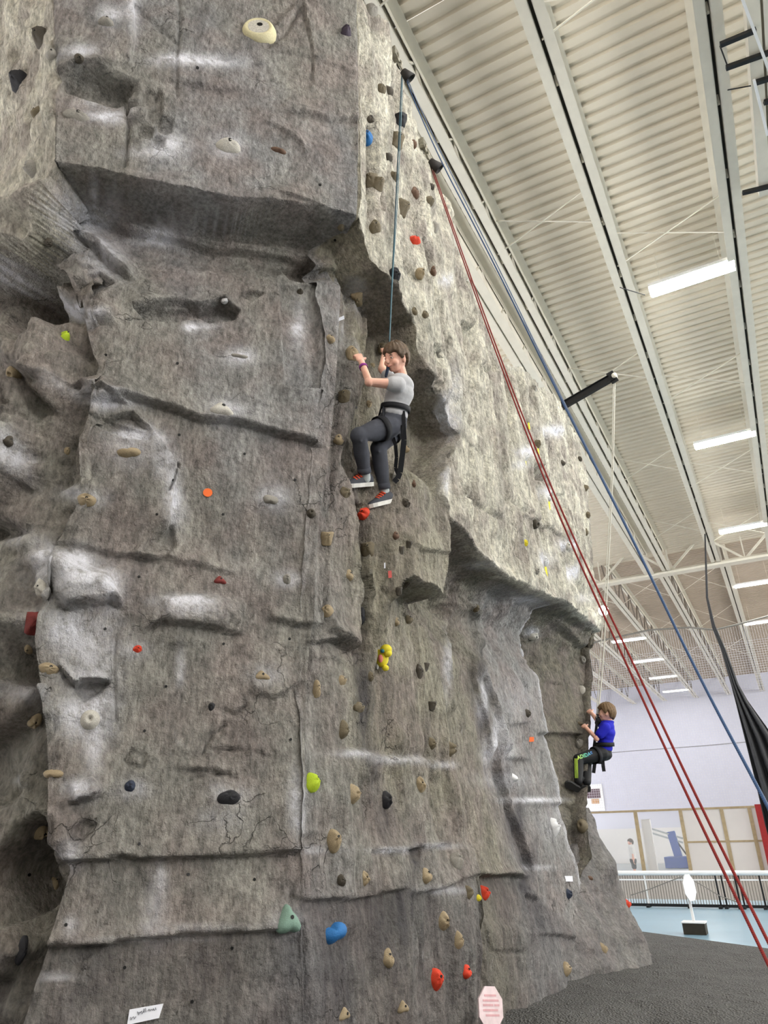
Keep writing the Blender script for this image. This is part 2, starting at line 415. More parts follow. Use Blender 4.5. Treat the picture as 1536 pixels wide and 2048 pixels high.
    ez = np.array(sorted([(on_x(u, v, -2.5)[2], on_x(u, v, -2.5)[1]) for u, v in ((1066, 1200), (1072, 1250), (1076, 1330), (1094, 1480), (1112, 1640), (1136, 1750), (1154, 1880), (1160, 1960))]))
    ye = np.interp(Z, ez[:, 0], ez[:, 1])
    slab = 1 - sstep(-0.02, 0.06, XY[..., 1] - ye)
    low = -0.62 + 0.20 * sstep(0.35, 1.0, dzl) + 0.20 * sstep(3.0, 0.0, Z)
    turn = np.clip((XY[..., 1] - ye) / np.maximum(Ey[:, None] - ye, 0.4), 0, 1)
    low = low * slab + (1 - slab) * (-0.92 + 0.66 * turn + 0.08 * sstep(2.0, 0.3, Z))
    near = 1 - sstep(5.3, 6.2, XY[..., 1])
    d_f2 = (0.55 * sstep(-0.01, 0.05, dzl) + 0.45 * sstep(0.0, 0.40, dzl)) * low
    # bay between front block and side face
    ridge = sstep(2.6, 3.1, Z) * (1 - sstep(5.86, 5.95, Z))
    Ub, Vb = project(np.concatenate([XY, Z[..., None]], 2))
    zb_ = 3.06 - 0.9 * (1 - sstep(800, 832, Ub)); wb_ = 0.03 + 0.7 * (1 - sstep(800, 832, Ub))
    block = sstep(745, 834, Ub) * sstep(0, 1, (Z - zb_) / wb_) * (1 - sstep(3.95, 4.3, Z))
    for k in range(5):
        c = np.where(seg == k)[0]
        if k == 0:
            zA = np.interp(par[c], [0, 0.80, 0.88, 0.935, 1.0], [5.1, 5.24, 5.2, 5.28, 5.57])
            u_ = sstep(-0.008, 0.02, zA[None] - Z[:, c])
            t = par[c][None]
            D[:, c] = u_ * (-0.52 + 0.16 * sstep(5.0, 4.2, Z[:, c]))
        elif k == 1: D[:, c] = d_f1[:, c]
        elif k == 2:
            t = par[c][None]
            a = d_f1[:, c[:1]]; b = -0.42 * ridge[:, c] + (1 - ridge[:, c]) * d_f2[:, c[-1:] + 1]
            mid = a * (1 - t) + b * t
            b2 = d_f2[:, c[-1:] + 1]
            D[:, c] = mid * (1 - sstep(0.955, 0.985, t)) + b2 * sstep(0.955, 0.985, t)
            up = sstep(5.9, 5.95, Z[:, c]); D[:, c] *= (1 - up)
            D[:, c] = D[:, c] * (1 - block[:, c]) - 0.03 * block[:, c]
        elif k == 3: D[:, c] = d_f2[:, c]
        else:
            D[:, c] = d_f2[:, c[:1]] * (1 - par[c][None])
    def world_pts(D):
        P = np.empty((nz, nc, 3)); P[..., 0] = XY[..., 0] + N[..., 0] * D; P[..., 1] = XY[..., 1] + N[..., 1] * D; P[..., 2] = Z
        return P
    P = world_pts(D)
    U, V = project(P)
    is1 = (seg == 1)[None] | (seg == 0)[None]
    chalk = np.zeros((nz, nc)); dark = np.zeros((nz, nc))
    # ---------------- sculpted features, placed where the survey found them
    F = np.zeros((nz, nc))
    def ledge(pts, h, run=40, rec=0.0, rrun=40, soft=3.0, fade=18):
        a = np.array(pts, float); x0, x1 = a[0, 0], a[-1, 0]
        msk = (U > x0 - fade) & (U < x1 + fade)
        u = U[msk]; dv = V[msk] - np.interp(u, a[:, 0], a[:, 1])
        env = sstep(x0 - fade, x0 + fade, u) * (1 - sstep(x1 - fade, x1 + fade, u))
        g = h * np.exp(np.minimum(dv, 0) / run) * (1 - sstep(0, soft, dv)) - rec * np.exp(-np.maximum(dv, 0) / rrun) * sstep(-soft, 0, dv)
        F[msk] += g * env
    def vedge(pts, h, run=30, side=1, soft=3.0, fade=15):
        """vertical step: proud on one side (side=1: to the left of the line)"""
        a = np.array(pts, float); y0, y1 = a[0, 1], a[-1, 1]
        msk = (V > y0 - fade) & (V < y1 + fade)
        v = V[msk]; du = (U[msk] - np.interp(v, a[:, 1], a[:, 0])) * side
        env = sstep(y0 - fade, y0 + fade, v) * (1 - sstep(y1 - fade, y1 + fade, v))
        F[msk] += h * np.exp(np.minimum(du, 0) / run) * (1 - sstep(0, soft, du)) * env
    def inside(poly, soft):
        a = np.array(poly, float); x0, y0 = a.min(0) - soft * 3; x1, y1 = a.max(0) + soft * 3
        msk = (U > x0) & (U < x1) & (V > y0) & (V < y1)
        u = U[msk]; v = V[msk]; ins = np.zeros(u.shape, bool); dist = np.full(u.shape, 1e9)
        for i in range(len(a)):
            p = a[i]; q = a[(i + 1) % len(a)]
            cond = (p[1] > v) != (q[1] > v)
            xx = p[0] + (v - p[1]) / (q[1] - p[1] + 1e-12) * (q[0] - p[0])
            ins ^= cond & (u < xx)
            t = np.clip(((u - p[0]) * (q[0] - p[0]) + (v - p[1]) * (q[1] - p[1])) / (((q - p) ** 2).sum() + 1e-9), 0, 1)
            dist = np.minimum(dist, np.hypot(u - p[0] - t * (q[0] - p[0]), v - p[1] - t * (q[1] - p[1])))
        sd = np.where(ins, dist, -dist)
        return msk, sd
    def plate(poly, h, soft=4.0, dome=0.0, slope=(0, 0)):
        msk, sd = inside(poly, soft + 4)
        a = np.array(poly, float).mean(0)
        g = h + dome * np.minimum(np.maximum(sd, 0) / 30, 1) + slope[0] * (U[msk] - a[0]) / 100 + slope[1] * (V[msk] - a[1]) / 100
        F[msk] += g * sstep(-soft, soft, sd)
    def bump(cx, cy, rx, ry, h, p=1.0):
        q = ((U - cx) / rx) ** 2 + ((V - cy) / ry) ** 2
        F[...] += h * np.exp(-q * 1.5) ** p
    def crack(pts, wdt=3.0, dep=0.03):
        a = np.array(pts, float)
        x0, y0 = a.min(0) - wdt * 4; x1, y1 = a.max(0) + wdt * 4
        msk = (U > x0) & (U < x1) & (V > y0) & (V < y1); u = U[msk]; v = V[msk]; dist = np.full(u.shape, 1e9)
        for p, q in zip(a[:-1], a[1:]):
            t = np.clip(((u - p[0]) * (q[0] - p[0]) + (v - p[1]) * (q[1] - p[1])) / (((q - p) ** 2).sum() + 1e-9), 0, 1)
            dist = np.minimum(dist, np.hypot(u - p[0] - t * (q[0] - p[0]), v - p[1] - t * (q[1] - p[1])))
        F[msk] -= dep * np.exp(-(dist / wdt) ** 2)
    def dust(cx, cy, rx, ry, a=1.0, arr=None):
        arr = chalk if arr is None else arr
        q = ((U - cx) / rx) ** 2 + ((V - cy) / ry) ** 2
        arr[...] += a * np.exp(-q * 1.3)
    # -- big front block
    plate([(108, -40), (262, -40), (268, 30), (270, 90), (258, 128), (225, 142), (120, 148)], 0.06, 4, slope=(0.03, 0))
    ledge([(118, 148), (160, 140), (200, 148), (262, 165)], 0.04, 40, 0.15, 38, 4)
    plate([(130, 160), (200, 152), (262, 168), (262, 190), (235, 204), (190, 195), (150, 178)], -0.07, 6)
    crack([(358, -20), (360, 60), (352, 130), (355, 190)], 3, 0.03)
    crack([(262, 5), (300, 40), (350, 85)], 4, 0.025)
    crack([(252, 195), (258, 250), (250, 330)], 3, 0.045)
    for i, (x, y, rx, ry, h) in enumerate([(270, 200, 16, 14, .05), (300, 190, 14, 12, -.05), (275, 232, 20, 12, .05), (310, 228, 14, 18, -.05), (330, 250, 16, 16, -.045), (290, 262, 16, 14, -.05), (318, 282, 12, 14, -.05), (262, 214, 10, 8, -.05), (318, 200, 7, 22, -.05)]):
        plate([(x - rx, y - ry * .6), (x - rx * .2, y - ry), (x + rx, y - ry * .5), (x + rx * .8, y + ry * .7), (x, y + ry), (x - rx * .9, y + ry * .5)], h, 3)
    ledge([(330, 158), (368, 162), (395, 168), (430, 178), (478, 176)], 0.03, 40, 0.02, 20)
    ledge([(325, 116), (460, 118)], -0.02, 16)
    ledge([(560, 224), (620, 228), (660, 240), (722, 236)], 0.025, 30, 0.025, 14)
    ledge([(530, 105), (600, 112), (722, 150)], 0.018, 60)
    crack([(606, 30), (618, 80), (625, 130), (624, 168)], 3, 0.02)
    vedge([(606, 0), (620, 80), (628, 140), (622, 175)], 0.025, 14, -1)
    for t in np.linspace(0, 1, 9):                        # the little row of knuckles beside the oval hold
        bump(534 + 62 * t, 80 - 68 * t, 7, 6, 0.03); 
    crack([(536, 96), (570, 70), (600, 20)], 4, 0.03)
    ledge([(520, 245), (550, 252), (585, 275), (606, 290), (612, 312)], 0.03, 25)
    ledge([(230, 243), (360, 243)], 0.01, 30)
    ledge([(560, 385), (600, 398), (650, 412)], 0.03, 14)
    # -- folds under the block
    ledge([(90, 425), (150, 418), (200, 440), (260, 470), (330, 480), (430, 505), (560, 520), (660, 545)], 0.10, 26, 0.04, 30, 5)
    ledge([(150, 388), (230, 392), (300, 415), (420, 440), (560, 450)], 0.07, 24, 0.03, 20, 6)
    ledge([(60, 470), (130, 470), (190, 495), (225, 530), (262, 560)], 0.10, 40, 0.05, 30, 5)
    plate([(152, 562), (200, 545), (226, 570), (190, 592), (152, 600)], -0.10, 5)
    plate([(150, 622), (188, 640), (222, 646), (225, 628), (190, 612), (155, 600)], 0.05, 5)
    ledge([(146, 636), (180, 645), (228, 650)], 0.05, 20, 0.02, 20)
    plate([(505, 532), (540, 535), (560, 548), (545, 560), (515, 556)], -0.05, 4)
    plate([(562, 536), (620, 534), (650, 552), (625, 566), (580, 560)], -0.09, 4)
    plate([(478, 590), (500, 582), (526, 588), (505, 602)], -0.05, 3)
    plate([(268, 618), (300, 612), (370, 606), (400, 616), (440, 606), (476, 622), (470, 636), (420, 640), (400, 632), (340, 642), (290, 640)], -0.11, 4)
    ledge([(265, 615), (330, 614), (400, 612), (440, 604), (476, 618)], 0.06, 14, 0, 10)
    bump(448, 602, 14, 9, 0.05)
    plate([(560, 575), (638, 572), (636, 780), (566, 776)], -0.035, 5)
    ledge([(566, 775), (600, 785), (640, 780)], -0.03, 10, -0.05, 26)
    vedge([(558, 560), (566, 780)], 0.03, 14)
    ledge([(190, 808), (250, 798), (300, 808), (345, 820), (400, 842), (470, 845), (520, 856), (570, 872), (640, 890)], 0.065, 60, 0.03, 25, 3)
    ledge([(160, 800), (200, 790), (255, 812)], 0.06, 24)
    plate([(180, 830), (225, 842), (300, 870), (302, 888), (250, 876), (190, 850)], -0.04, 4)
    ledge([(225, 838), (265, 830), (302, 865)], 0.05, 25, 0.04, 14)
    vedge([(300, 860), (340, 915), (355, 940), (345, 985), (335, 1060)], 0.07, 60, 1, 4)
    crack([(356, 930), (347, 965), (338, 985)], 3, 0.05)
    plate([(275, 1116), (300, 1080), (345, 1050), (350, 1095), (330, 1118)], -0.05, 4)
    ledge([(275, 1115), (300, 1118), (335, 1115)], 0.05, 30, 0.02, 8)
    ledge([(100, 1078), (160, 1090), (230, 1112), (300, 1118)], 0.02, 40, 0.03, 20)
    ledge([(270, 1115), (340, 1122), (410, 1135), (470, 1150)], 0.03, 22, 0.012, 20)
    plate([(98, 1120), (130, 1100), (170, 1130), (220, 1150), (246, 1208), (222, 1202), (190, 1212), (135, 1218), (112, 1195), (96, 1150)], 0.05, 5, dome=0.09, slope=(0, 0.06))
    ledge([(112, 1210), (135, 1220), (190, 1212), (222, 1204), (246, 1218)], 0.05, 18, 0.02, 10)
    plate([(320, 1200), (400, 1192), (480, 1205), (485, 1245), (430, 1255), (350, 1250), (325, 1235)], 0.03, 8, dome=0.03)
    ledge([(285, 1262), (310, 1248), (330, 1245), (350, 1252), (420, 1256), (480, 1266)], 0.045, 22, 0.03, 14)
    ledge([(545, 1236), (590, 1246), (632, 1252)], 0.035, 40, 0.03, 12)
    vedge([(637, 1100), (632, 1250)], -0.015, 16)
    ledge([(345, 1288), (400, 1284), (410, 1284)], 0.02, 14)
    ledge([(120, 1335), (150, 1370), (165, 1362), (215, 1362)], 0.05, 20, 0.06, 25)
    plate([(150, 1380), (175, 1365), (218, 1362), (190, 1390), (165, 1400)], -0.06, 4)
    plate([(500, 1330), (540, 1322), (590, 1326), (600, 1362), (575, 1385), (545, 1396), (505, 1378)], 0.02, 4)
    ledge([(500, 1385), (540, 1394), (570, 1384), (600, 1362)], 0.025, 14)
    vedge([(598, 1280), (602, 1365)], 0.02, 12)
    crack([(232, 1270), (228, 1350), (232, 1440)], 3, 0.015)
    for p in ([(345, 1508), (400, 1512), (420, 1500), (470, 1502)], [(405, 1508), (425, 1470), (450, 1452)], [(250, 1520), (262, 1502), (290, 1512), (285, 1535), (255, 1530)], [(430, 1505), (470, 1498), (520, 1506)], [(355, 1545), (420, 1540), (470, 1556)], [(380, 1560), (410, 1552), (455, 1546)], [(452, 1420), (468, 1428), (492, 1412)]):
        crack(p, 4, 0.03)
    ledge([(345, 1510), (400, 1513), (470, 1502), (520, 1508)], 0.025, 12)
    ledge([(352, 1545), (400, 1536), (470, 1555)], 0.02, 12)
    plate([(140, 1570), (185, 1555), (205, 1580), (190, 1598), (150, 1605)], 0.06, 5)
    ledge([(130, 1610), (160, 1600), (205, 1588)], 0.05, 20, 0.03, 20)
    plate([(135, 1660), (170, 1640), (192, 1650), (165, 1680), (140, 1690)], -0.05, 5)
    ledge([(108, 1728), (140, 1722), (185, 1722), (215, 1717), (245, 1712), (300, 1718), (345, 1718), (400, 1712), (505, 1708), (600, 1702)], 0.05, 60, 0.03, 18, 2.5)
    ledge([(70, 1895), (105, 1892), (215, 1888), (235, 1882), (310, 1876), (370, 1866), (450, 1862), (545, 1860), (610, 1846)], 0.045, 70, 0.02, 30, 2.5)
    plate([(62, 1900), (105, 1890), (215, 1888), (165, 1930), (160, 1945), (70, 1950)], -0.03, 4)
    ledge([(65, 1958), (110, 1950), (160, 1946)], -0.03, 14)
    crack([(160, 1945), (175, 1915), (215, 1890)], 4, -0.015)
    crack([(525, 1815), (560, 1795), (600, 1775)], 3, -0.014)
    # -- columns beside the front block
    vedge([(655, 930), (645, 1050), (634, 1250)], 0.05, 24, 1)          # edge of front face over the column
    plate([(696, 545), (724, 575), (716, 690), (700, 780), (672, 930), (700, 1000), (703, 1200), (694, 1300), (640, 1262), (645, 1060), (668, 900), (684, 700)], 0.08, 3)
    vedge([(722, 575), (712, 700), (690, 900)], 0.03, 14)
    plate([(705, 1000), (742, 1005), (742, 1100), (740, 1300), (700, 1312), (704, 1150)], -0.10, 3)
    plate([(740, 590), (746, 620), (738, 760), (720, 880), (706, 900), (716, 720), (728, 600)], -0.02, 3)
    crack([(742, 600), (738, 700), (728, 840), (716, 940)], 4, 0.05)
    vedge([(744, 1020), (742, 1130), (738, 1240)], 0.07, 22, -1)
    crack([(716, 575), (712, 660), (702, 720)], 3, 0.03)
    ledge([(625, 1285), (655, 1280), (690, 1302)], 0.08, 26, 0.03, 24, 3)
    ledge([(620, 1318), (655, 1316), (680, 1330)], 0.025, 14, 0.015, 10)
    vedge([(626, 1290), (622, 1360)], 0.02, 8, -1)
    crack([(776, 1180), (790, 1200), (785, 1225), (800, 1232)], 6, 0.04)
    crack([(745, 1200), (742, 1260), (750, 1290)], 7, 0.035)
    crack([(790, 950), (800, 1000), (796, 1080)], 4, 0.02)
    # dark underside flank left of the side face, its shell edges
    plate([(700, 540), (735, 560), (770, 600), (795, 650), (772, 690), (748, 640), (720, 590)], 0.06, 6)
    crack([(700, 545), (740, 585), (775, 640), (790, 690)], 4, 0.04)
    plate([(812, 740), (830, 760), (850, 800), (870, 850), (900, 905), (884, 915), (850, 870), (820, 820)], 0.10, 4)
    crack([(818, 745), (832, 800), (862, 860), (880, 930)], 5, 0.05)
    ledge([(828, 1088), (850, 1102), (900, 1108)], 0.025, 40, 0.02, 12)
    plate([(832, 1190), (900, 1195), (885, 1222), (850, 1225)], -0.06, 5)
    # -- lower front slab
    ledge([(600, 1672), (640, 1668)], 0.02, 30, 0.02, 20)
    ledge([(690, 1498), (760, 1512), (810, 1518), (850, 1516), (890, 1528)], -0.02, 12, -0.03, 40)
    ledge([(735, 1702), (780, 1702), (815, 1698), (850, 1694), (900, 1688)], 0.03, 40, 0.02, 14, 2.5)
    plate([(815, 1698), (838, 1694), (838, 1720), (818, 1722)], -0.06, 3)
    ledge([(600, 1800), (660, 1798), (725, 1796), (770, 1782), (800, 1778)], 0.04, 50, 0.02, 20, 3)
    ledge([(825, 1788), (870, 1778), (905, 1762), (945, 1750)], 0.035, 30, 0.02, 10)
    vedge([(945, 1690), (950, 1800), (958, 2040)], 0.05, 30, 1)
    crack([(820, 1790), (840, 1900), (845, 2040)], 5, 0.03)
    vedge([(785, 1500), (800, 1700)], -0.03, 30, -1)
    crack([(868, 1560), (880, 1640), (890, 1690)], 3, 0.02)
    crack([(730, 1540), (750, 1560), (745, 1580), (738, 1555)], 5, 0.025)
    # -- side wall under the lip
    ledge([(905, 1090), (945, 1130), (975, 1155), (1010, 1172), (1060, 1190)], 0.10, 30, 0.05, 30, 5)
    plate([(900, 1165), (935, 1150), (960, 1180), (930, 1215), (900, 1205)], -0.06, 6)
    vedge([(932, 1200), (945, 1300), (990, 1450), (1010, 1500)], 0.10, 30, 1)
    vedge([(925, 1200), (930, 1300), (948, 1380), (990, 1520)], 0.05, 20, -1)
    vedge([(958, 1350), (985, 1440), (1000, 1520), (1035, 1640), (1070, 1740)], -0.09, 26, 1)
    vedge([(885, 1220), (890, 1330), (900, 1420)], 0.08, 20, 1)
    ledge([(1000, 1335), (1040, 1325), (1076, 1322)], 0.03, 30, 0.02, 16)
    ledge([(880, 1285), (930, 1285)], 0.02, 20, 0.03, 8)
    crack([(1028, 1340), (1045, 1365), (1056, 1388)], 4, 0.03)
    ledge([(1020, 1450), (1050, 1445)], 0.03, 14, 0.02, 10)
    ledge([(1015, 1518), (1055, 1520)], 0.03, 30, 0.03, 14)
    ledge([(1000, 1592), (1050, 1600), (1110, 1598)], -0.012, 10, -0.02, 10)
    ledge([(950, 1748), (985, 1752), (1025, 1748), (1055, 1755)], 0.06, 22, 0.04, 30, 3)
    plate([(962, 1750), (1040, 1752), (1055, 1780), (1060, 1860), (968, 1840)], -0.03, 6)
    plate([(1060, 1790), (1085, 1800), (1090, 1860), (1070, 1860)], -0.06, 5)
    ledge([(1085, 1868), (1120, 1870), (1158, 1878)], 0.03, 30, 0.02, 16)
    crack([(968, 1840), (985, 1905), (1050, 1905)], 3, 0.03)
    crack([(960, 1860), (972, 1950), (990, 2010)], 4, 0.04)
    ledge([(1080, 1468), (1120, 1468), (1175, 1472)], 0.05, 40, 0.05, 18, 3)
    ledge([(1080, 1362), (1120, 1368)], 0.03, 20, 0.02, 14)
    ledge([(1110, 1608), (1140, 1612), (1170, 1610)], 0.04, 30, 0.03, 14)
    ledge([(1085, 1240), (1120, 1255), (1150, 1290), (1180, 1295)], 0.10, 24, 0.05, 20, 5)
    # -- pale side face, upper
    vedge([(868, 480), (868, 560), (878, 600)], 0.05, 14, 1); plate([(846, 478), (862, 520), (872, 590), (866, 602), (852, 545)], -0.15, 3)
    plate([(932, 640), (944, 660), (945, 700), (938, 720), (930, 680)], -0.16, 3)
    crack([(935, 560), (946, 640), (948, 700), (940, 760), (945, 775)], 3.5, 0.12)
    plate([(868, 690), (882, 700), (880, 740), (870, 730)], -0.08, 3)
    crack([(745, 250), (752, 320), (748, 420)], 3, 0.08); crack([(772, 260), (770, 350), (764, 420)], 3, 0.08); crack([(790, 200), (792, 300), (788, 330)], 3, 0.07)
    crack([(880, 600), (890, 660), (900, 700), (905, 760)], 3.5, 0.07); crack([(985, 690), (988, 740)], 3, .08); crack([(1000, 700), (1003, 740)], 3, .08)
    crack([(800, 430), (812, 500), (835, 560)], 3, 0.05); crack([(900, 900), (920, 960), (960, 1010), (1000, 1040)], 4, 0.06); crack([(1060, 760), (1062, 820), (1058, 850)], 3, .05)
    crack([(1022, 720), (1024, 800), (1022, 900)], 4.5, 0.22)
    crack([(960, 735), (978, 755)], 5, 0.14)
    plate([(862, 755), (880, 768), (875, 790), (865, 782)], -0.06, 3)
    plate([(846, 752), (856, 755), (862, 800), (848, 795)], 0.03, 3)
    crack([(905, 790), (935, 840), (960, 865)], 5, 0.03)
    plate([(1075, 925), (1100, 955), (1108, 975), (1090, 965), (1070, 945)], -0.16, 4)
    plate([(1108, 985), (1125, 990), (1132, 1020), (1115, 1015)], -0.06, 4)
    crack([(1010, 990), (1030, 1010), (1060, 1030)], 4, 0.04)
    ledge([(1050, 1030), (1100, 1055), (1130, 1070)], 0.05, 30, 0.02, 10)
    crack([(1140, 850), (1146, 900), (1142, 960)], 5, 0.05)
    crack([(1100, 850), (1110, 860), (1140, 880)], 4, 0.04)
    crack([(1130, 1100), (1148, 1150), (1160, 1180), (1180, 1215)], 6, 0.07)
    crack([(1165, 1170), (1178, 1190)], 8, 0.08)
    crack([(740, 190), (735, 215), (748, 240)], 4, 0.04)
    # vertical flutes of the side face and of the bay
    x, y, z = P[..., 0], P[..., 1], P[..., 2]
    m3 = (seg == 3)[None] * np.ones((nz, 1)); m2 = (seg == 2)[None] * np.ones((nz, 1)); m0 = (seg == 0)[None] * np.ones((nz, 1)); m1 = (seg == 1)[None] * np.ones((nz, 1))
    ribs = fbm(x * 4.2, y * 4.2 + 0.25 * z, z * 0.55, 3, 11)
    rib2 = fbm(x * 9, y * 9 + 0.5 * z, z * 1.3, 3, 21)
    lowf = sstep(-0.05, -0.3, D)
    F += m3 * (0.055 * ribs + 0.03 * rib2) * (1.15 - 0.85 * lowf) * (1 - 0.85 * sstep(-0.12, 0.02, dzl))
    F += m2 * (0.045 * ribs + 0.02 * rib2)
    # chipped facets: planes of random tilt
    big = fbm(x * 1.1, y * 1.1, z * 1.1, 3, 3)
    fa = vnoise(x * 3.1 + big, y * 3.1, z * 3.6, 5)
    cut = np.abs(vnoise(x * 2.3, y * 2.3, z * 2.6 + 0.6 * big, 7))
    F += m0 * (0.16 * big + 0.10 * (cut - 0.35) + 0.06 * fa) * (1 - 0.75 * sstep(5.2, 5.8, z))
    F += m1 * (0.028 * big + 0.010 * fa + 0.012 * (cut - .3)) * (1 - 0.5 * sstep(5.6, 5.9, z))
    F += (m2 + m3) * (0.03 * big + 0.02 * (cut - .3))
    strat = fbm(x * 1.5, y * 1.5, z * 7.0, 3, 31)
    F += (m1 * 0.008 + m2 * 0.006 + m0 * 0.02 * (1 - sstep(4.3, 4.7, z))) * strat
    F += 0.009 * fbm(x * 12, y * 12, z * 9, 3, 41) + m0 * 0.05 * (np.abs(fbm(x * 4.5, y * 4.5, z * 3.5, 3, 43)) - .3)
    # ragged left rim of the front block
    rim = np.exp(-((U - np.interp(V, [0, 300, 430, 600, 740, 900, 1080, 1290, 1700, 2048], [110, 108, 60, 150, 185, 145, 100, 60, 100, 40])) / 40) ** 2) * sstep(330, 430, V)
    F += rim * 0.07 * fbm(x * 6, y * 6, z * 5, 3, 51)
    # side mass at the left
    plate([(60, 520), (150, 600), (140, 690), (105, 740), (70, 620)], -0.22, 10)
    plate([(95, 690), (150, 690), (186, 735), (168, 800), (150, 850), (110, 810), (95, 770)], 0.16, 5)
    ledge([(95, 792), (120, 800), (148, 806)], 0.06, 40, 0.10, 40, 4)
    plate([(-60, 570), (40, 525), (58, 545), (95, 740), (110, 870), (-60, 880)], 0.18, 6)
    ledge([(-60, 860), (0, 848), (28, 840), (40, 820)], 0.10, 60, 0.05, 40, 5)
    plate([(-60, 880), (30, 845), (112, 880), (90, 980), (40, 1050), (-60, 1090)], 0.22, 8)
    ledge([(-60, 1085), (30, 1060), (90, 1075)], 0.05, 30, 0.10, 50, 5)
    plate([(85, 900), (130, 905), (128, 960), (100, 1000), (82, 990)], 0.10, 4)
    plate([(-60, 1380), (30, 1365), (95, 1372), (60, 1440), (-60, 1500)], 0.14, 6)
    plate([(24, 1700), (50, 1650), (90, 1630), (92, 1730), (90, 1800), (30, 1840), (10, 1760)], -0.30, 6)
    ledge([(-30, 1750), (25, 1690), (60, 1650), (90, 1630)], 0.10, 30)
    plate([(-60, 1870), (40, 1850), (60, 1900), (20, 1950), (-60, 1980)], 0.14, 6)
    F += np.where(D < -0.01, 0.02, 0.0) * fbm(x * 2.6, y * 2.6, z * 3.2, 2, 61)
    # -- chalk dust
    for q in ((395, 122, 85, 14, .9), (160, 120, 40, 14, .6), (350, 115, 30, 12, .4), (225, 45, 30, 22, .6), (265, 20, 14, 60, .6), (215, 230, 45, 16, .8), (340, 290, 40, 28, .6), (455, 292, 36, 26, .5), (300, 305, 60, 12, .3), (190, 200, 50, 14, .3),
              (190, 400, 60, 12, .6), (320, 480, 50, 14, .8), (200, 440, 60, 20, .6), (160, 470, 50, 30, .5), (210, 520, 40, 40, .5), (430, 455, 90, 10, .3), (180, 640, 30, 10, .9), (160, 630, 12, 16, .6),
              (600, 650, 14, 60, .3), (592, 655, 16, 16, .5), (478, 715, 32, 20, .7), (380, 655, 16, 10, .8), (410, 650, 30, 8, .4), (450, 825, 36, 22, .6), (220, 810, 60, 14, .6), (265, 865, 36, 16, .9), (310, 880, 30, 20, .5), (260, 900, 50, 40, .3), (330, 930, 26, 30, .6), (345, 985, 16, 36, .6), (175, 1000, 40, 16, .4),
              (542, 1000, 34, 24, .5), (350, 1020, 24, 40, .4), (150, 1120, 36, 26, .9), (170, 1165, 70, 40, .7), (225, 1190, 18, 36, .6), (370, 1205, 56, 12, .9), (380, 1225, 60, 20, .5), (575, 1158, 26, 16, .6), (130, 1260, 36, 40, .6), (180, 1290, 70, 70, .45), (275, 1300, 24, 16, .4), (360, 1340, 10, 40, .4), (530, 1350, 34, 20, .4),
              (150, 1430, 50, 36, .5), (180, 1445, 50, 50, .4), (210, 1400, 40, 20, .4), (160, 1580, 30, 22, .9), (190, 1500, 20, 50, .35), (265, 1580, 40, 22, .35), (455, 1590, 46, 24, .3), (590, 1600, 16, 60, .5), (600, 1640, 12, 30, .4), (140, 1710, 26, 30, .5), (320, 1760, 16, 40, .35), (310, 1830, 26, 70, .22), (440, 1640, 60, 26, .2), (140, 1850, 16, 20, .35), (110, 1955, 40, 7, .4), (300, 1878, 120, 6, .25), (400, 1856, 130, 10, .2), (575, 1848, 36, 26, .3),
              (180, 1355, 60, 30, .25), (70, 1090, 30, 18, .4), (95, 950, 16, 40, .6), (30, 560, 30, 30, .8), (60, 1390, 40, 20, .4), (20, 1560, 20, 8, .4), (630, 1700, 40, 8, .3), (775, 1701, 42, 6, .7), (870, 1692, 40, 6, .6), (700, 1508, 40, 8, .5), (790, 1520, 60, 10, .45), (885, 1530, 30, 8, .4), (880, 1780, 50, 8, .35), (680, 640, 6, 40, .3), (700, 590, 14, 40, .4),
              (1085, 860, 10, 8, .9), (1110, 862, 20, 12, 1.0), (1048, 905, 14, 12, .9), (1096, 985, 14, 14, .9), (1040, 930, 14, 10, .5), (1090, 1120, 16, 18, .9), (1132, 1090, 14, 12, .8), (1145, 1145, 12, 16, .9), (1170, 1195, 16, 10, .6), (900, 845, 20, 30, .7), (905, 780, 14, 50, .35), (880, 810, 10, 20, .8), (892, 560, 12, 14, .7), (1062, 1265, 14, 12, .6), (1030, 1400, 40, 50, .15), (1010, 1560, 60, 20, .2), (1070, 1600, 50, 6, .8), (1000, 1500, 30, 30, .35), (1105, 1640, 30, 40, .15), (1085, 1735, 30, 6, .4), (960, 1390, 10, 50, .5), (985, 1470, 10, 60, .5), (890, 960, 8, 40, .5), (1050, 1200, 40, 10, .5), (960, 1130, 30, 10, .4), (1060, 728, 24, 10, .6), (1040, 710, 10, 14, .5), (885, 1330, 8, 60, .4)):
        dust(*q)
    chalk = np.clip(chalk, 0, 1.2)
    chalk += 0.03 * (seg >= 3)[None] * slab * (D < -.2) * sstep(6.6, 7.4, XY[..., 1]) + 0.35 * (seg >= 3)[None] * (D < -.2) * slab * np.exp(-((XY[..., 1] - ye + .05) / 0.06) ** 2)
    # dark stained streaks and darker grooves painted into the artificial rock
    for q in ((722, 1120, 17, 150, 1.0), (722, 1230, 17, 90, .8), (715, 1360, 16, 60, .8), (722, 1450, 20, 90, 1.1), (740, 1550, 20, 60, 1.0), (762, 1640, 18, 60, .9), (825, 1715, 14, 30, 1.0), (800, 1800, 30, 60, .6), (765, 1400, 10, 120, .4), (782, 1210, 10, 20, .6), (945, 1330, 14, 60, .9), (960, 1420, 14, 70, 1.0), (1040, 1640, 16, 60, 1.1), (1015, 1560, 12, 40, 1.0), (1060, 1740, 16, 50, 1.1), (1075, 1690, 10, 60, .4), (660, 1950, 80, 120, .4), (770, 1880, 90, 110, .35), (1085, 1840, 30, 60, .4)):
        dust(*q, arr=dark)
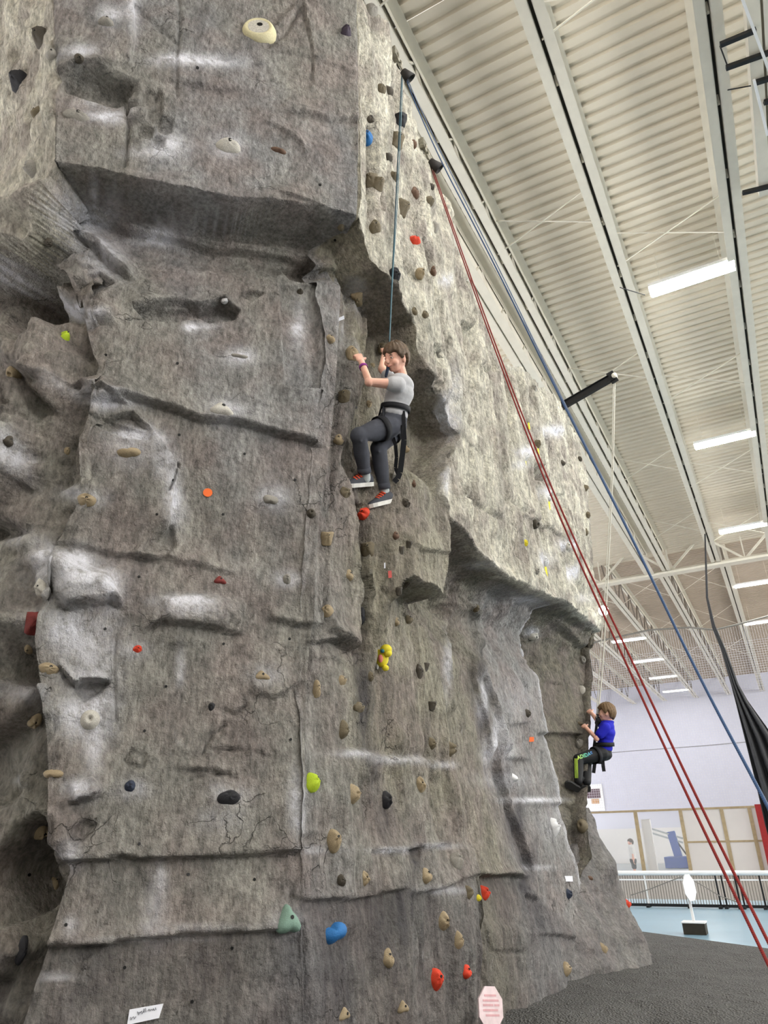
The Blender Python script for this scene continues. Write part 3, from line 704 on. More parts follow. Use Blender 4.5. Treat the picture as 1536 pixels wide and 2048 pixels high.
    # the darker foot of the wall below its lowest ledges
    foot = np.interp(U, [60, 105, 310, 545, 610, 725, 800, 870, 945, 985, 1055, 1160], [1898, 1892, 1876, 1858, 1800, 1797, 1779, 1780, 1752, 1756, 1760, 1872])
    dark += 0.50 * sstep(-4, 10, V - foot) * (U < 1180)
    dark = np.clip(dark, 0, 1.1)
    DD = D + F
    zone = np.clip(m0 * (1 - sstep(4.8, 5.1, Z)) + m3 * sstep(-0.05, 0.05, dzl) * (1 - sstep(0.6, 1.0, dzl)), 0, 1) * 0.5
    for it in range(8):
        w_ = zone * np.where(m0 > 0, 1.0 if it < 2 else 0.0, 1.0)
        a_ = np.pad(DD, 1, mode='edge'); DD = DD * (1 - w_) + w_ * (a_[:-2, 1:-1] + a_[2:, 1:-1] + a_[1:-1, :-2] + a_[1:-1, 2:]) / 4
    P = world_pts(DD)
    P += (np.concatenate([N, 0 * Z[..., None]], 2) * (zone * 2 * 0.05 * fbm(x * 4, y * 4, z * 4, 4, 71))[..., None])
    # tone with light painted in: 0 darker violet-grey front, 1 lit cream side faces, .5 olive bay
    warm = np.zeros((nz, nc))
    warm[:, seg == 0] = 0.30; warm[:, seg == 2] = (0.5 * sstep(0.0, 0.45, par[seg == 2]))[None]; warm[:, seg >= 3] = 0.5
    zz = Z
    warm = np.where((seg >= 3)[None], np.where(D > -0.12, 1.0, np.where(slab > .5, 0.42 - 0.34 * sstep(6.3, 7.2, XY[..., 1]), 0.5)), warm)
    dark = np.clip(dark + np.where((seg >= 3)[None] & (slab < .5) & (D < -.2), 0.38, 0), 0, 1)  # recess beyond the slab edge gets a darker tone
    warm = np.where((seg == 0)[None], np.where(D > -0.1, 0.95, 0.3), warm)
    wn_ = sstep(-0.4, 0.5, fbm(x * 1.4, y * 1.4, z * .5, 3, 81))
    warm = np.where((seg == 2)[None], warm * (0.35 + 0.65 * sstep(0.8, 2.6, Z)) + 0.12 * wn_, warm)
    warm = np.where((seg == 1)[None], 0.22 * wn_, warm)
    # ---------------- mesh
    top = np.array([(p[1], p[2]) for p in (on_x(u, v, -2.1) for u, v in ((745, 12), (790, 105), (850, 285), (900, 440), (938, 560), (985, 680), (1010, 705), (1060, 755), (1125, 808), (1150, 862)))])
    top = top[np.argsort(top[:, 0])]
    ztop = np.interp(P[..., 1], top[:, 0], top[:, 1]) + 0.03 * vnoise(P[..., 1] * 7, 0 * Z, 0 * Z, 77)
    ztop = np.where((seg >= 3)[None], ztop, 9.4)
    keep = (Z <= ztop)
    idx = np.arange(nz * nc).reshape(nz, nc)
    q = np.stack([idx[:-1, :-1], idx[:-1, 1:], idx[1:, 1:], idx[1:, :-1]], -1)
    ok = keep[:-1, :-1] & keep[1:, 1:] & keep[1:, :-1] & keep[:-1, 1:]
    q = q[ok].reshape(-1, 4)
    used = np.unique(q); remap = np.full(nz * nc, -1); remap[used] = np.arange(len(used))
    q = remap[q]; verts = P.reshape(-1, 3)[used]
    me = bpy.data.meshes.new('climbing_wall')
    me.vertices.add(len(verts)); me.vertices.foreach_set('co', verts.astype(np.float32).ravel())
    me.loops.add(q.size); me.loops.foreach_set('vertex_index', q.astype(np.int32).ravel())
    me.polygons.add(len(q)); me.polygons.foreach_set('loop_start', np.arange(0, q.size, 4, dtype=np.int32)); me.polygons.foreach_set('loop_total', np.full(len(q), 4, np.int32))
    me.polygons.foreach_set('use_smooth', np.ones(len(q), bool))
    me.update(calc_edges=True)
    for nm, arr in (('chalk', chalk), ('stain_dark', dark), ('warm', warm)):
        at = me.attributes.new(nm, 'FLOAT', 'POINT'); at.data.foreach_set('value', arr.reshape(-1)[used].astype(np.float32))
    return me

def rock_material():
    mt = bpy.data.materials.new('sculpted_concrete_rock'); mt.use_nodes = True
    nt = mt.node_tree; L = nt.links; b = nt.nodes['Principled BSDF']
    def N(t, **kw):
        n = nt.nodes.new('ShaderNode' + t)
        for k, v in kw.items(): setattr(n, k, v)
        return n
    def mix(blend, fac, a, c):
        n = N('Mix', data_type='RGBA', blend_type=blend)
        for i, v in ((0, fac), (6, a), (7, c)):
            if hasattr(v, 'node'): L.new(v, n.inputs[i])
            else: n.inputs[i].default_value = v if i == 0 else (*v, 1)
        return n.outputs[2]
    def noise(scale, det=5, vec=None, rough=0.55):
        n = N('TexNoise'); n.inputs['Scale'].default_value = scale; n.inputs['Detail'].default_value = det; n.inputs['Roughness'].default_value = rough
        L.new(vec, n.inputs['Vector']); return n.outputs['Fac']
    def ramp(v, a, c, lo=0.0, hi=1.0):
        n = N('MapRange'); n.inputs[1].default_value = a; n.inputs[2].default_value = c; n.inputs[3].default_value = lo; n.inputs[4].default_value = hi
        L.new(v, n.inputs[0]); return n.outputs[0]
    def mth(op, a, c):
        n = N('Math', operation=op)
        for i, v in enumerate((a, c)):
            if hasattr(v, 'node'): L.new(v, n.inputs[i])
            else: n.inputs[i].default_value = v
        return n.outputs[0]
    tc = N('TexCoord').outputs['Object']
    mp = N('Mapping'); mp.inputs['Scale'].default_value = (1, 1, 0.36); L.new(tc, mp.inputs['Vector']); vert = mp.outputs[0]
    chalk = N('Attribute', attribute_name='chalk').outputs['Fac']
    stain_dark = N('Attribute', attribute_name='stain_dark').outputs['Fac']
    warm = N('Attribute', attribute_name='warm').outputs['Fac']
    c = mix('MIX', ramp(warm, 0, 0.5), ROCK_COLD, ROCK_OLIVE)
    c = mix('MIX', ramp(warm, 0.5, 1.0), c, ROCK_LIT)  # lighter cream paints in the light on the side faces
    c = mix('MIX', ramp(noise(2.3, 4, tc), 0.42, 0.64, 0, 0.65), c, ROCK_RED)
    c = mix('MULTIPLY', 1.0, c, mix('MIX', ramp(noise(7, 6, vert), 0.3, 0.7), (0.72, 0.72, 0.72), (1.28, 1.28, 1.26)))
    c = mix('MULTIPLY', 1.0, c, mix('MIX', ramp(noise(34, 6, vert, 0.7), 0.3, 0.7), (0.46, 0.46, 0.46), (1.55, 1.55, 1.54)))
    c = mix('MIX', mth('MULTIPLY', stain_dark, ramp(noise(6, 6, vert), 0.3, 0.6, 0.45, 0.85)), c, (0.055, 0.052, 0.058))
    cm = mth('MULTIPLY', chalk, ramp(noise(13, 8, tc, 0.72), 0.32, 0.56, 0.22, 1.4))
    c = mix('MIX', cm, c, (0.82, 0.82, 0.87))
    # faint overall chalk smears
    c = mix('MIX', ramp(noise(16, 7, vert, 0.72), 0.60, 0.78, 0, 0.35), c, (0.62, 0.62, 0.60))
    wn = N('TexNoise'); wn.inputs['Scale'].default_value = 3.0; wn.inputs['Detail'].default_value = 5; L.new(tc, wn.inputs['Vector'])
    wv = N('Mix', data_type='RGBA', blend_type='LINEAR_LIGHT'); wv.inputs[0].default_value = 0.35; L.new(tc, wv.inputs[6]); L.new(wn.outputs['Color'], wv.inputs[7])
    vo = N('TexVoronoi', feature='DISTANCE_TO_EDGE'); vo.inputs['Scale'].default_value = 2.6; L.new(wv.outputs[2], vo.inputs['Vector'])
    crk = mth('MULTIPLY', ramp(vo.outputs['Distance'], 0.0, 0.016, 1.0, 0.0), ramp(noise(1.9, 3, tc), 0.56, 0.64, 0.0, 1.0))
    c = mix('MIX', mth('MULTIPLY', crk, 0.4), c, (0.05, 0.047, 0.043))
    L.new(c, b.inputs['Base Color'])
    b.inputs['Roughness'].default_value = 0.88; b.inputs['Specular IOR Level'].default_value = 0.25
    mp2 = N('Mapping'); mp2.inputs['Scale'].default_value = (1, 1, 0.38); L.new(tc, mp2.inputs['Vector'])
    h = mth('ADD', mth('MULTIPLY', noise(75, 5, mp2.outputs[0], 0.65), 1.0), mth('MULTIPLY', noise(20, 6, tc, 0.6), 2.0))
    h = mth('SUBTRACT', h, mth('MULTIPLY', crk, 0.9))
    bp = N('Bump'); bp.inputs['Strength'].default_value = 1.0; bp.inputs['Distance'].default_value = 0.022
    L.new(h, bp.inputs['Height']); L.new(bp.outputs[0], b.inputs['Normal'])
    return mt
ROCK_COLD = srgb(139, 138, 138); ROCK_OLIVE = srgb(135, 130, 115); ROCK_LIT = srgb(198, 194, 180); ROCK_RED = srgb(133, 122, 118)
ROCK = rock_material()
rock_mesh = build_rock()
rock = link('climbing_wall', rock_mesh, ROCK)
tag(rock, 'tall sculpted grey rock climbing wall reaching almost to the roof', 'climbing wall', None, 'structure')
_t = BVHTree.FromPolygons([v.co.copy() for v in rock_mesh.vertices], [p.vertices[:] for p in rock_mesh.polygons])
def rock_hit(u, v):
    d = Vector(sight(u, v)).normalized()
    loc, nor, i, dist = _t.ray_cast(Vector(EYE), d)
    if loc is None: return None, None
    if nor.dot(d) > 0: nor = -nor
    return loc, nor
# ================================================================ things in the hall beyond the wall
M_NET = mat_plain('white_net', srgb(205, 205, 212), 0.8)
M_DARKNET = mat_plain('dark_net', srgb(62, 62, 64), 0.9, 0, 0.15, 30)
M_BLUEPAD = mat_plain('blue_padding', srgb(40, 72, 150), 0.5)
M_REDPOST = mat_plain('red_padding', srgb(150, 30, 34), 0.5)
M_GREYFLOOR = mat_plain('grey_paint', srgb(150, 156, 158), 0.5)

# glazed timber partition
PY = 30.0
def px_at(u, v, Y): p = on_y(u, v, Y); return float(p[0]), float(p[2])
part = empty('glazed_partition', (-4, PY, 0)); tag(part, 'pale timber partition with glass panes and white panels across the hall', 'partition')
zt = px_at(1360, 1621, PY)[1]; zm = px_at(1440, 1683, PY)[1]
xs_ = [px_at(u, 1680, PY)[0] for u in (1160, 1279, 1371, 1455, 1512, 1532)]
for i, x in enumerate(xs_[:5]):
    MB().box(x - 0.06, x + 0.06, PY - 0.06, PY + 0.06, 0, zt).build('post', M_WOOD, part)
MB().box(xs_[0] - 3, 4, PY - 0.05, PY + 0.05, zt, zt + 0.07).build('top_rail', M_WOOD, part)
for a, b in ((2, 3), (3, 4), (4, 5)):
    MB().box(xs_[a] + .06, xs_[b] - .06, PY - 0.03, PY + 0.03, 0.0, zm - .03).build('panel', M_PANEL, part)
    MB().box(xs_[a] + .06, xs_[b] - .06, PY - 0.03, PY + 0.03, zm + .03, zt).build('panel', M_PANEL, part)
    MB().box(xs_[a] + .06, xs_[b] - .06, PY - 0.045, PY + 0.045, zm - .03, zm + .03).build('middle_rail', M_WOOD, part)
for a, b in ((0, 1), (1, 2)):
    MB().box(xs_[a] + .06, xs_[b] - .06, PY - 0.008, PY + 0.008, 0.0, zt).build('glass_pane', M_GLASS, part)
MB().box(xs_[1] + .10, xs_[1] + .42, PY + 0.3, PY + 0.5, 0, zt - .25).build('door_jamb', M_PANEL, part)
red = MB().box(xs_[5] - .1, xs_[5] + .12, PY - 0.42, PY - 0.2, 0, zt + .1).build('padded_post', M_REDPOST); tag(red, 'dark red padded post at the end of the white panels', 'post')
rm = MB().box(-12, 2, PY + 9.8, PY + 10, 0, 1.55).build('low_wall', M_PANEL); tag(rm, 'low white wall seen through the glass panes', None, None, 'structure')
gf = MB().box(-12, 3, PY + 0.7, PY + 9.7, -0.012, 0.0).build('court_floor', M_GREYFLOOR); tag(gf, 'grey court floor behind the glass', None, None, 'structure')

# basketball goal behind the glass
bg = empty('basketball_goal', tuple(on_y(1352, 1738, 34))); tag(bg, 'portable basketball goal with blue padded base behind the glass', 'basketball goal')
bx, bz = px_at(1356, 1700, 34)
MB().box(bx - .55, bx + .45, 33.7, 35.2, 0.02, 0.42).build('base', M_BLUEPAD, bg)
MB().bar((bx - .05, 34.2, .42), (bx - .2, 34.3, 1.35), 0.26, 0.3).build('padded_post', M_BLUEPAD, bg)
for dz in (0, .14):
    a = on_y(1285, 1652 + dz * 60, 34); b = on_y(1366, 1677 + dz * 60, 34.3)
    MB().bar(a, b, 0.07).build('arm', M_GREYFLOOR, bg)
MB().bar((bx - .2, 34.3, 1.3), (bx + .25, 34.3, .5), 0.06).build('brace', M_BLACK, bg)

# low barrier with a white top tube
BY = 16.5
bar = empty('barrier', (-2, BY, 0)); tag(bar, 'long low barrier with white top tube and thin balusters', 'barrier')
bz1 = float(on_y(1400, 1746, BY)[2]); bz0 = float(on_y(1400, 1812, BY)[2])
MB().tube([(x, BY, bz1) for x in (-8, -3, 0, 4)], 0.045, 10).build('top_tube', M_WHITE, bar, True)
MB().box(-8, 4, BY - .02, BY + .02, bz0 - .02, bz0 + .03).build('bottom_rail', M_BLACK, bar)
mb = MB()
for i in range(230): x = -7.5 + i * 0.05; mb.box(x - .006, x + .006, BY - .006, BY + .006, bz0, bz1)
st = mb.build('balusters', mat_plain('baluster_grey', srgb(120, 114, 108), 0.5), bar); st['kind'] = 'stuff'
MB().box(-8, 4, BY - .012, BY + .012, bz1 - .13, bz1 - .105).build('upper_rail', M_WHITE, bar)
for u in (1296, 1378, 1439, 1451, 1478, 1486, 1528):
    x = px_at(u, 1800, BY)[0]
    MB().bar((x, BY, bz1), (x + .01, BY, 0.0), 0.03).build('post', M_BLACK if u > 1400 else M_WHITE, bar)
    MB().box(x - .03, x + .03, BY - .12, BY + .12, -0.012, 0.03).build('foot', M_BLACK, bar)
ch = [on_y(u, v, BY - .06) for u, v in ((1262, 1790), (1300, 1778), (1340, 1762), (1368, 1752), (1400, 1768), (1440, 1792), (1480, 1806))]
tag(MB().tube(ch, 0.010, 6).build('barrier_chain', mat_plain('chain_steel', (0.25, 0.24, 0.22), 0.5, 0.6)), 'thin chain drooping along the low white barrier', 'chain')

# lollipop sign on a weighted foot
p0 = on_z(1392, 1866, 0.0); SY = float(p0[1])
sg = empty('sign_stand', tuple(p0)); tag(sg, 'white octagonal sign on a thin post with dark square foot', 'sign')
MB().box(p0[0] - .15, p0[0] + .15, SY - .12, SY + .12, -0.01, 0.13).build('foot', mat_plain('olive_block', srgb(48, 44, 34), 0.7), sg)
MB().box(p0[0] - .16, p0[0] + .16, SY - .13, SY + .13, 0.13, 0.145).build('foot_plate', M_WHITE, sg)
ptop = on_y(1368, 1752, SY)
MB().bar((p0[0], SY, 0.14), tuple(ptop), 0.035).build('post', M_WHITE, sg)
oc = Vector(on_y(1379, 1775, SY - .03)); ax = Vector((0.33, 0.94, 0)).normalized(); up = (Vector(ptop) - Vector((p0[0], SY, 0.14))).normalized(); nn = ax.cross(up)
R_ = 0.185
vs = [oc + ax * (R_ * math.cos(math.pi / 8 + k * math.pi / 4)) + up * (R_ * math.sin(math.pi / 8 + k * math.pi / 4)) + nn * s for s in (-.004, .004) for k in range(8)]
MB().add(vs, [tuple(range(7, -1, -1)), tuple(range(8, 16))] + [(k, (k + 1) % 8, 8 + (k + 1) % 8, 8 + k) for k in range(8)]).build('board', M_WHITE, sg)

# white safety net and its sagging cable
NY = 28.6
mb = MB()
tops = [on_y(u, v, NY) for u, v in ((1100, 1312), (1200, 1284), (1300, 1262), (1380, 1257), (1430, 1262), (1480, 1250), (1560, 1228))]
tx = [float(p[0]) for p in tops]; tz = [float(p[2]) for p in tops]
x = tx[0]
while x < tx[-1]:
    mb.box(x - .004, x + .004, NY - .002, NY + .002, 2.15, float(np.interp(x, tx, tz))); x += 0.085
z = 2.2
while z < 7.6:
    mb.box(tx[0], tx[-1], NY - .002, NY + .002, z - .004, z + .004); z += 0.085
net = mb.build('safety_net', M_NET); tag(net, 'fine white safety net hanging in front of the far wall', 'net', None, 'stuff')
tag(MB().tube([p + np.array([0, -.06, .03]) for p in tops], 0.035, 6).build('net_cable', mat_plain('grey_cable', srgb(120, 118, 112), 0.6)), 'sagging grey cable carrying the white safety net', 'cable')
tag(MB().tube([on_y(u, v, NY - .04) for u, v in ((1150, 1512), (1250, 1503), (1400, 1492), (1560, 1478))], 0.015, 6).build('net_seam_rope', mat_plain('seam_grey', srgb(150, 150, 156), 0.8)), 'thin grey rope sewn across the middle of the net', 'rope')

# gathered dark divider net
def dark_net():
    rows = [((1409, 1068), (1411, 1068)), ((1412, 1195), (1416, 1195)), ((1424, 1255), (1430, 1250)), ((1442, 1300), (1452, 1300)), ((1462, 1370), (1478, 1370)), ((1470, 1400), (1495, 1400)), ((1490, 1480), (1545, 1470)), ((1510, 1560), (1590, 1560)), ((1530, 1650), (1650, 1650)), ((1560, 1760), (1690, 1760))]
    n = 36; vs = []
    for (a, b) in rows:
        A = on_y(*a, 20.0); B = on_y(*b, 20.0); w = np.linalg.norm(B - A)
        for i in range(n + 1):
            t = i / n; p = A * (1 - t) + B * t
            p = p + np.array([0, 1, 0]) * (.22 * w) * math.sin(t * 22 + 0.6 * math.sin(5 * t))
            vs.append(p)
    k = n + 1
    return new_mesh('divider_net', vs, [(r * k + i, r * k + i + 1, (r + 1) * k + i + 1, (r + 1) * k + i) for r in range(len(rows) - 1) for i in range(n)])
dn = link('divider_net', dark_net(), M_DARKNET, smooth=True); md = dn.modifiers.new('thick', 'SOLIDIFY'); md.thickness = 0.01
tag(dn, 'dark grey gathered divider net hanging from the roof', 'net')

# framed board on the far wall
fx, fz = px_at(1188, 1592, 53.7)
fr = empty('framed_picture', (fx, 53.7, fz)); tag(fr, 'small framed brown picture on the far wall under the boy in blue', 'picture')
MB().box(fx - .62, fx + .62, 53.66, 53.78, fz - .95, fz + .75).build('frame', M_WHITE, fr)
MB().box(fx - .45, fx + .45, 53.62, 53.67, fz - .15, fz + .45).build('picture_sheet', mat_plain('print_brown', srgb(96, 78, 86), 0.6), fr)
MB().box(fx - .2, fx + .3, 53.62, 53.67, fz - .5, fz - .2).build('caption_sheet', mat_plain('print_tan', srgb(190, 150, 110), 0.6), fr)

# ================================================================ rocks and things at the foot of the wall
def buttress():
    base = [on_z(u, v, 0.0) for u, v in ((1150, 1975), (1225, 1950), (1310, 1932))]
    p0, p1, p2 = [np.array(b) for b in base]
    back = np.array([-3.2, 11.8, 0.0])
    nz, n = 60, 90
    plan = np.array([p0[:2] + [-.35, .1], p0[:2] + [-.05, .12], p1[:2], p2[:2], p2[:2] + [-.25, 1.0], [-3.1, 11.6]])
    d = np.r_[0, np.cumsum(np.linalg.norm(np.diff(plan, axis=0), axis=1))]; s = np.linspace(0, d[-1], n)
    PX = np.interp(s, d, plan[:, 0]); PY_ = np.interp(s, d, plan[:, 1])
    topc = np.array([-2.55, 10.1])
    V_ = []
    H = 1.62
    for i in range(nz):
        t = i / (nz - 1); z = -0.08 + (H + .08) * t
        # leaning face: plan shrinks towards the top
        k = t ** 1.15 * 0.86
        x = PX * (1 - k) + topc[0] * k; y = PY_ * (1 - k) + topc[1] * k
        V_.append(np.stack([x, y, np.full(n, z)], 1))
    V_ = np.array(V_)
    x, y, z = V_[..., 0], V_[..., 1], V_[..., 2]
    f = 0.10 * fbm(x * 1.8, y * 1.8, z * 1.8, 3, 91) + 0.05 * np.abs(fbm(x * 4, y * 4, z * 3, 3, 92)) + 0.012 * fbm(x * 14, y * 14, z * 12, 3, 93)
    V_[..., 0] += f * 0.8; V_[..., 1] -= f * 0.5
    idx = np.arange(nz * n).reshape(nz, n)
    q = np.stack([idx[:-1, :-1], idx[:-1, 1:], idx[1:, 1:], idx[1:, :-1]], -1).reshape(-1, 4)
    me = new_mesh('buttress', V_.reshape(-1, 3), [tuple(map(int, a)) for a in q] + [tuple(int(a) for a in idx[-1])])
    for nm, v in (('chalk', 0.06), ('stain_dark', 0.5), ('warm', 0.22)):
        at = me.attributes.new(nm, 'FLOAT', 'POINT'); at.data.foreach_set('value', np.full(len(me.vertices), v, np.float32))
    return me
bt = link('buttress', buttress(), ROCK, rock, True)
bt.matrix_parent_inverse = Matrix.Identity(4)
_t2 = BVHTree.FromPolygons([v.co.copy() for v in bt.data.vertices], [p.vertices[:] for p in bt.data.polygons])
def any_hit(u, v):
    d = Vector(sight(u, v)).normalized(); best = (None, None, 1e9)
    for t in (_t, _t2):
        loc, nor, i, dist = t.ray_cast(Vector(EYE), d)
        if loc is not None and dist < best[2]:
            if nor.dot(d) > 0: nor = -nor
            best = (loc, nor, dist)
    return best

# octagonal notice leaning at the foot
c = on_x(981, 2016, -2.12); c = Vector(c)
ax = Vector((0.45, 0.85, -0.12)).normalized(); up = Vector((-0.10, 0.05, 1)).normalized(); up = (up - ax * up.dot(ax)).normalized(); nn = ax.cross(up)
no_ = empty('octagon_notice', tuple(c - up * .13)); tag(no_, 'small pale octagonal notice with faded red print at the wall foot', 'sign')
R_ = 0.132
vs = [c + ax * (.86 * R_ * math.cos(math.pi / 8 + k * math.pi / 4)) + up * (R_ * math.sin(math.pi / 8 + k * math.pi / 4)) + nn * s for s in (-.006, .006) for k in range(8)]
MB().add(vs, [tuple(range(7, -1, -1)), tuple(range(8, 16))] + [(k, (k + 1) % 8, 8 + (k + 1) % 8, 8 + k) for k in range(8)]).build('board', mat_plain('notice_white', srgb(226, 206, 208), 0.5), no_)
M_FADED = mat_plain('faded_red', srgb(212, 164, 168), 0.6)
def strip(o, a0, a1, b0, b1, name, mat, par, off=0.0075):
    for sgn in (1,):
        vs = [o + ax * a + up * b + nn * off * sgn for a, b in ((a0, b0), (a1, b0), (a1, b1), (a0, b1))] + [o + ax * a + up * b + nn * (off - .002) * sgn for a, b in ((a0, b0), (a1, b0), (a1, b1), (a0, b1))]
        return MB().add(vs, [(0, 1, 2, 3), (7, 6, 5, 4), (0, 4, 5, 1), (1, 5, 6, 2), (2, 6, 7, 3), (3, 7, 4, 0)]).build(name, mat, par)
for i, (a0, a1, b) in enumerate(((-.055, .05, .07), (-.07, .07, .042), (-.07, .02, .016), (.03, .075, .016), (-.07, .06, -.012), (-.05, .07, -.04))):
    strip(c, a0, a1, b - .006, b + .006, 'print_line', M_FADED, no_)
# ================================================================ climbing holds
def hold_mesh(kind, seed):
    """unit hold: x across, y up, z out of the wall; about 320 triangles"""
    rnd = random.Random(seed); na, nr = 22, 8
    ph = [rnd.uniform(0, 6.28) for _ in range(6)]; am = [rnd.uniform(0.6, 1.4) for _ in range(6)]
    vs = []; fs = []
    def outline(a):
        c, s = math.cos(a), math.sin(a)
        w = 1 + 0.07 * am[0] * math.sin(2 * a + ph[0]) + 0.05 * am[1] * math.sin(3 * a + ph[1]) + 0.03 * math.sin(5 * a + ph[2])
        if kind == 'cup':                                     # wide flat top, drawn to a point below
            k = 0.5 / max(abs(c) * 0.95 + 0.25 * max(-s, 0), 0.55 * abs(s) + .35) if s < 0 else 0.5 / max(abs(c), abs(s) * 1.35, .72)
            return 0.95 * k * w
        if kind == 'wedge': return 0.5 * w * (1.0 if s < 0 else 0.78)
        if kind == 'crimp': return 0.5 * w * (0.55 + 0.45 * abs(c))
        if kind == 'tri': return 0.5 * w * min(1.0, 0.66 / max(math.cos(((a + math.pi / 2 + math.pi / 3) % (2 * math.pi / 3)) - math.pi / 3) , .5)) * 1.15
        if kind == 'bean': return 0.52 * (1 - 0.22 * math.exp(-((a - 2.0) / 0.35) ** 2)) * (0.60 + 0.40 * abs(math.cos(a - 0.42)) ** 1.3)
        if kind == 'pinch': return 0.5 * w * (0.62 + 0.38 * abs(s))
        if kind in ('donut', 'oval'): return 0.5 * (1 + .01 * math.sin(3 * a + ph[0]))
        return 0.5 * w
    def height(r, a):
        c, s = math.cos(a), math.sin(a); y = r * s
        dome = (1 - r ** 2.2)
        n = 0.05 * am[2] * math.sin(3 * a + ph[3] + 4 * r) + 0.04 * am[3] * math.sin(5 * a + ph[4] - 6 * r)
        if kind == 'cup': return (0.62 * dome ** 0.8 * (0.75 + 0.55 * y) if y < .45 else 0.62 * dome ** .5 * 1.0) + n * (1 - r)
        if kind == 'jug': return 0.55 * (1 - r ** 3) * (0.8 + 0.4 * y) - 0.28 * math.exp(-((y - .48) / .22) ** 2 - (r * c / .5) ** 2) + n * (1 - r)
        if kind == 'wedge': return 0.6 * (1 - r ** 2.5) * (0.55 + 0.65 * max(-y, -.3)) + n * (1 - r)
        if kind == 'crimp': return 0.42 * (1 - r ** 3) * (0.7 - 0.5 * y)
        if kind == 'tri': return 0.30 * (1 - r ** 4) + 0.05 * (1 - r)
        if kind == 'bean': return 0.46 * (1 - r ** 2.4)
        if kind == 'pinch': return 0.5 * (1 - r ** 2.2) + n * (1 - r)
        if kind == 'donut': return 0.55 * (1 - r ** 3.2) - 0.30 * math.exp(-(r / .22) ** 2)
        if kind == 'oval': return 0.26 * (1 - r ** 6) - 0.08 * (1 - sm(.60, .72, r))
        if kind == 'rosette': return 0.42 * (1 - r ** 2.5) + 0.12 * math.sin(4 * a + ph[3]) * math.sin(3.1 * r) - .08 * math.exp(-(r / .2) ** 2)
        return 0.5 * (1 - r ** 2.4) + 2.2 * n * (1 - r)
    def sm(a, b, x):
        t = min(1, max(0, (x - a) / (b - a))); return t * t * (3 - 2 * t)
    vs.append((0, 0, height(0, 0)))
    for j in range(1, nr + 1):
        r = (j / nr) ** 0.8
        for i in range(na):
            a = 2 * math.pi * i / na; R = outline(a) * r
            vs.append((R * math.cos(a), R * math.sin(a), height(r, a)))
    for i in range(na):
        a = 2 * math.pi * i / na; R = outline(a)
        vs.append((R * math.cos(a) * .98, R * math.sin(a) * .98, -0.22))
    for i in range(na): fs.append((0, 1 + i, 1 + (i + 1) % na))
    for j in range(nr):
        for i in range(na):
            a = 1 + j * na + i; b = 1 + j * na + (i + 1) % na
            fs.append((a, a + na, b + na, b))
    return new_mesh('climbing_hold', vs, fs), height(0.12, math.pi / 2)
HM = {}
for kd in ('cup', 'jug', 'wedge', 'crimp', 'tri', 'bean', 'pinch', 'donut', 'oval', 'rosette', 'blob'):
    HM[kd] = [hold_mesh(kd, 100 * len(HM) + k) for k in range(3 if kd in ('cup', 'jug', 'wedge', 'blob', 'rosette', 'pinch') else 1)]
    for me, _ in HM[kd]: me.polygons.foreach_set('use_smooth', [True] * len(me.polygons))
def hold_mat(name, rgb, var=0.22): return mat_plain(name, srgb(*rgb), 0.7, 0, var, 22, bump=0.35)
HC = dict(tan=hold_mat('hold_tan', (150, 134, 106)), olive=hold_mat('hold_olive', (104, 94, 74)), grey=hold_mat('hold_grey', (140, 136, 128)), pale=hold_mat('hold_pale', (184, 180, 170)), dark=hold_mat('hold_dark', (70, 64, 54)),
          black=hold_mat('hold_black', (34, 34, 38)), red=hold_mat('hold_red', (206, 62, 34), .12), maroon=hold_mat('hold_maroon', (120, 48, 44)), blue=hold_mat('hold_blue', (38, 104, 164), .1), navy=hold_mat('hold_navy', (44, 52, 70)),
          lime=hold_mat('hold_lime', (176, 200, 44), .1), teal=hold_mat('hold_teal', (118, 146, 132), .1), purple=hold_mat('hold_purple', (62, 52, 66)), white=hold_mat('hold_white', (214, 214, 214), .08), yellow=hold_mat('hold_yellow', (222, 206, 50), .1),
          brown=hold_mat('hold_brown', (98, 74, 58)), cream=hold_mat('hold_cream', (206, 198, 160), .08))
CN = dict(tan='tan', olive='olive', grey='grey', pale='pale grey', dark='dark', black='black', red='orange-red', maroon='dark red', blue='bright blue', navy='navy', lime='lime green', teal='sea-green', purple='dark purple', white='white', yellow='yellow', brown='brown', cream='cream')
KN = dict(cup='cup-shaped', jug='jug', wedge='wedge', crimp='thin edge', tri='rounded triangular', bean='bean-shaped', pinch='pinch', donut='round doughnut', oval='oval', rosette='knobbly', blob='lumpy')
M_BOLT = mat_plain('bolt_dark', (0.012, 0.012, 0.012), 0.5, 0.5)
bolt_mesh = new_mesh('bolt', [(0.5 * math.cos(k * math.pi / 4), 0.5 * math.sin(k * math.pi / 4), z) for z in (-.3, 0.06) for k in range(8)], [tuple(range(8, 16))] + [(k, (k + 1) % 8, 8 + (k + 1) % 8, 8 + k) for k in range(8)])
bolt_mesh.materials.append(M_BOLT)
M_TAPE = mat_plain('yellow_tape', srgb(226, 214, 40), 0.5)
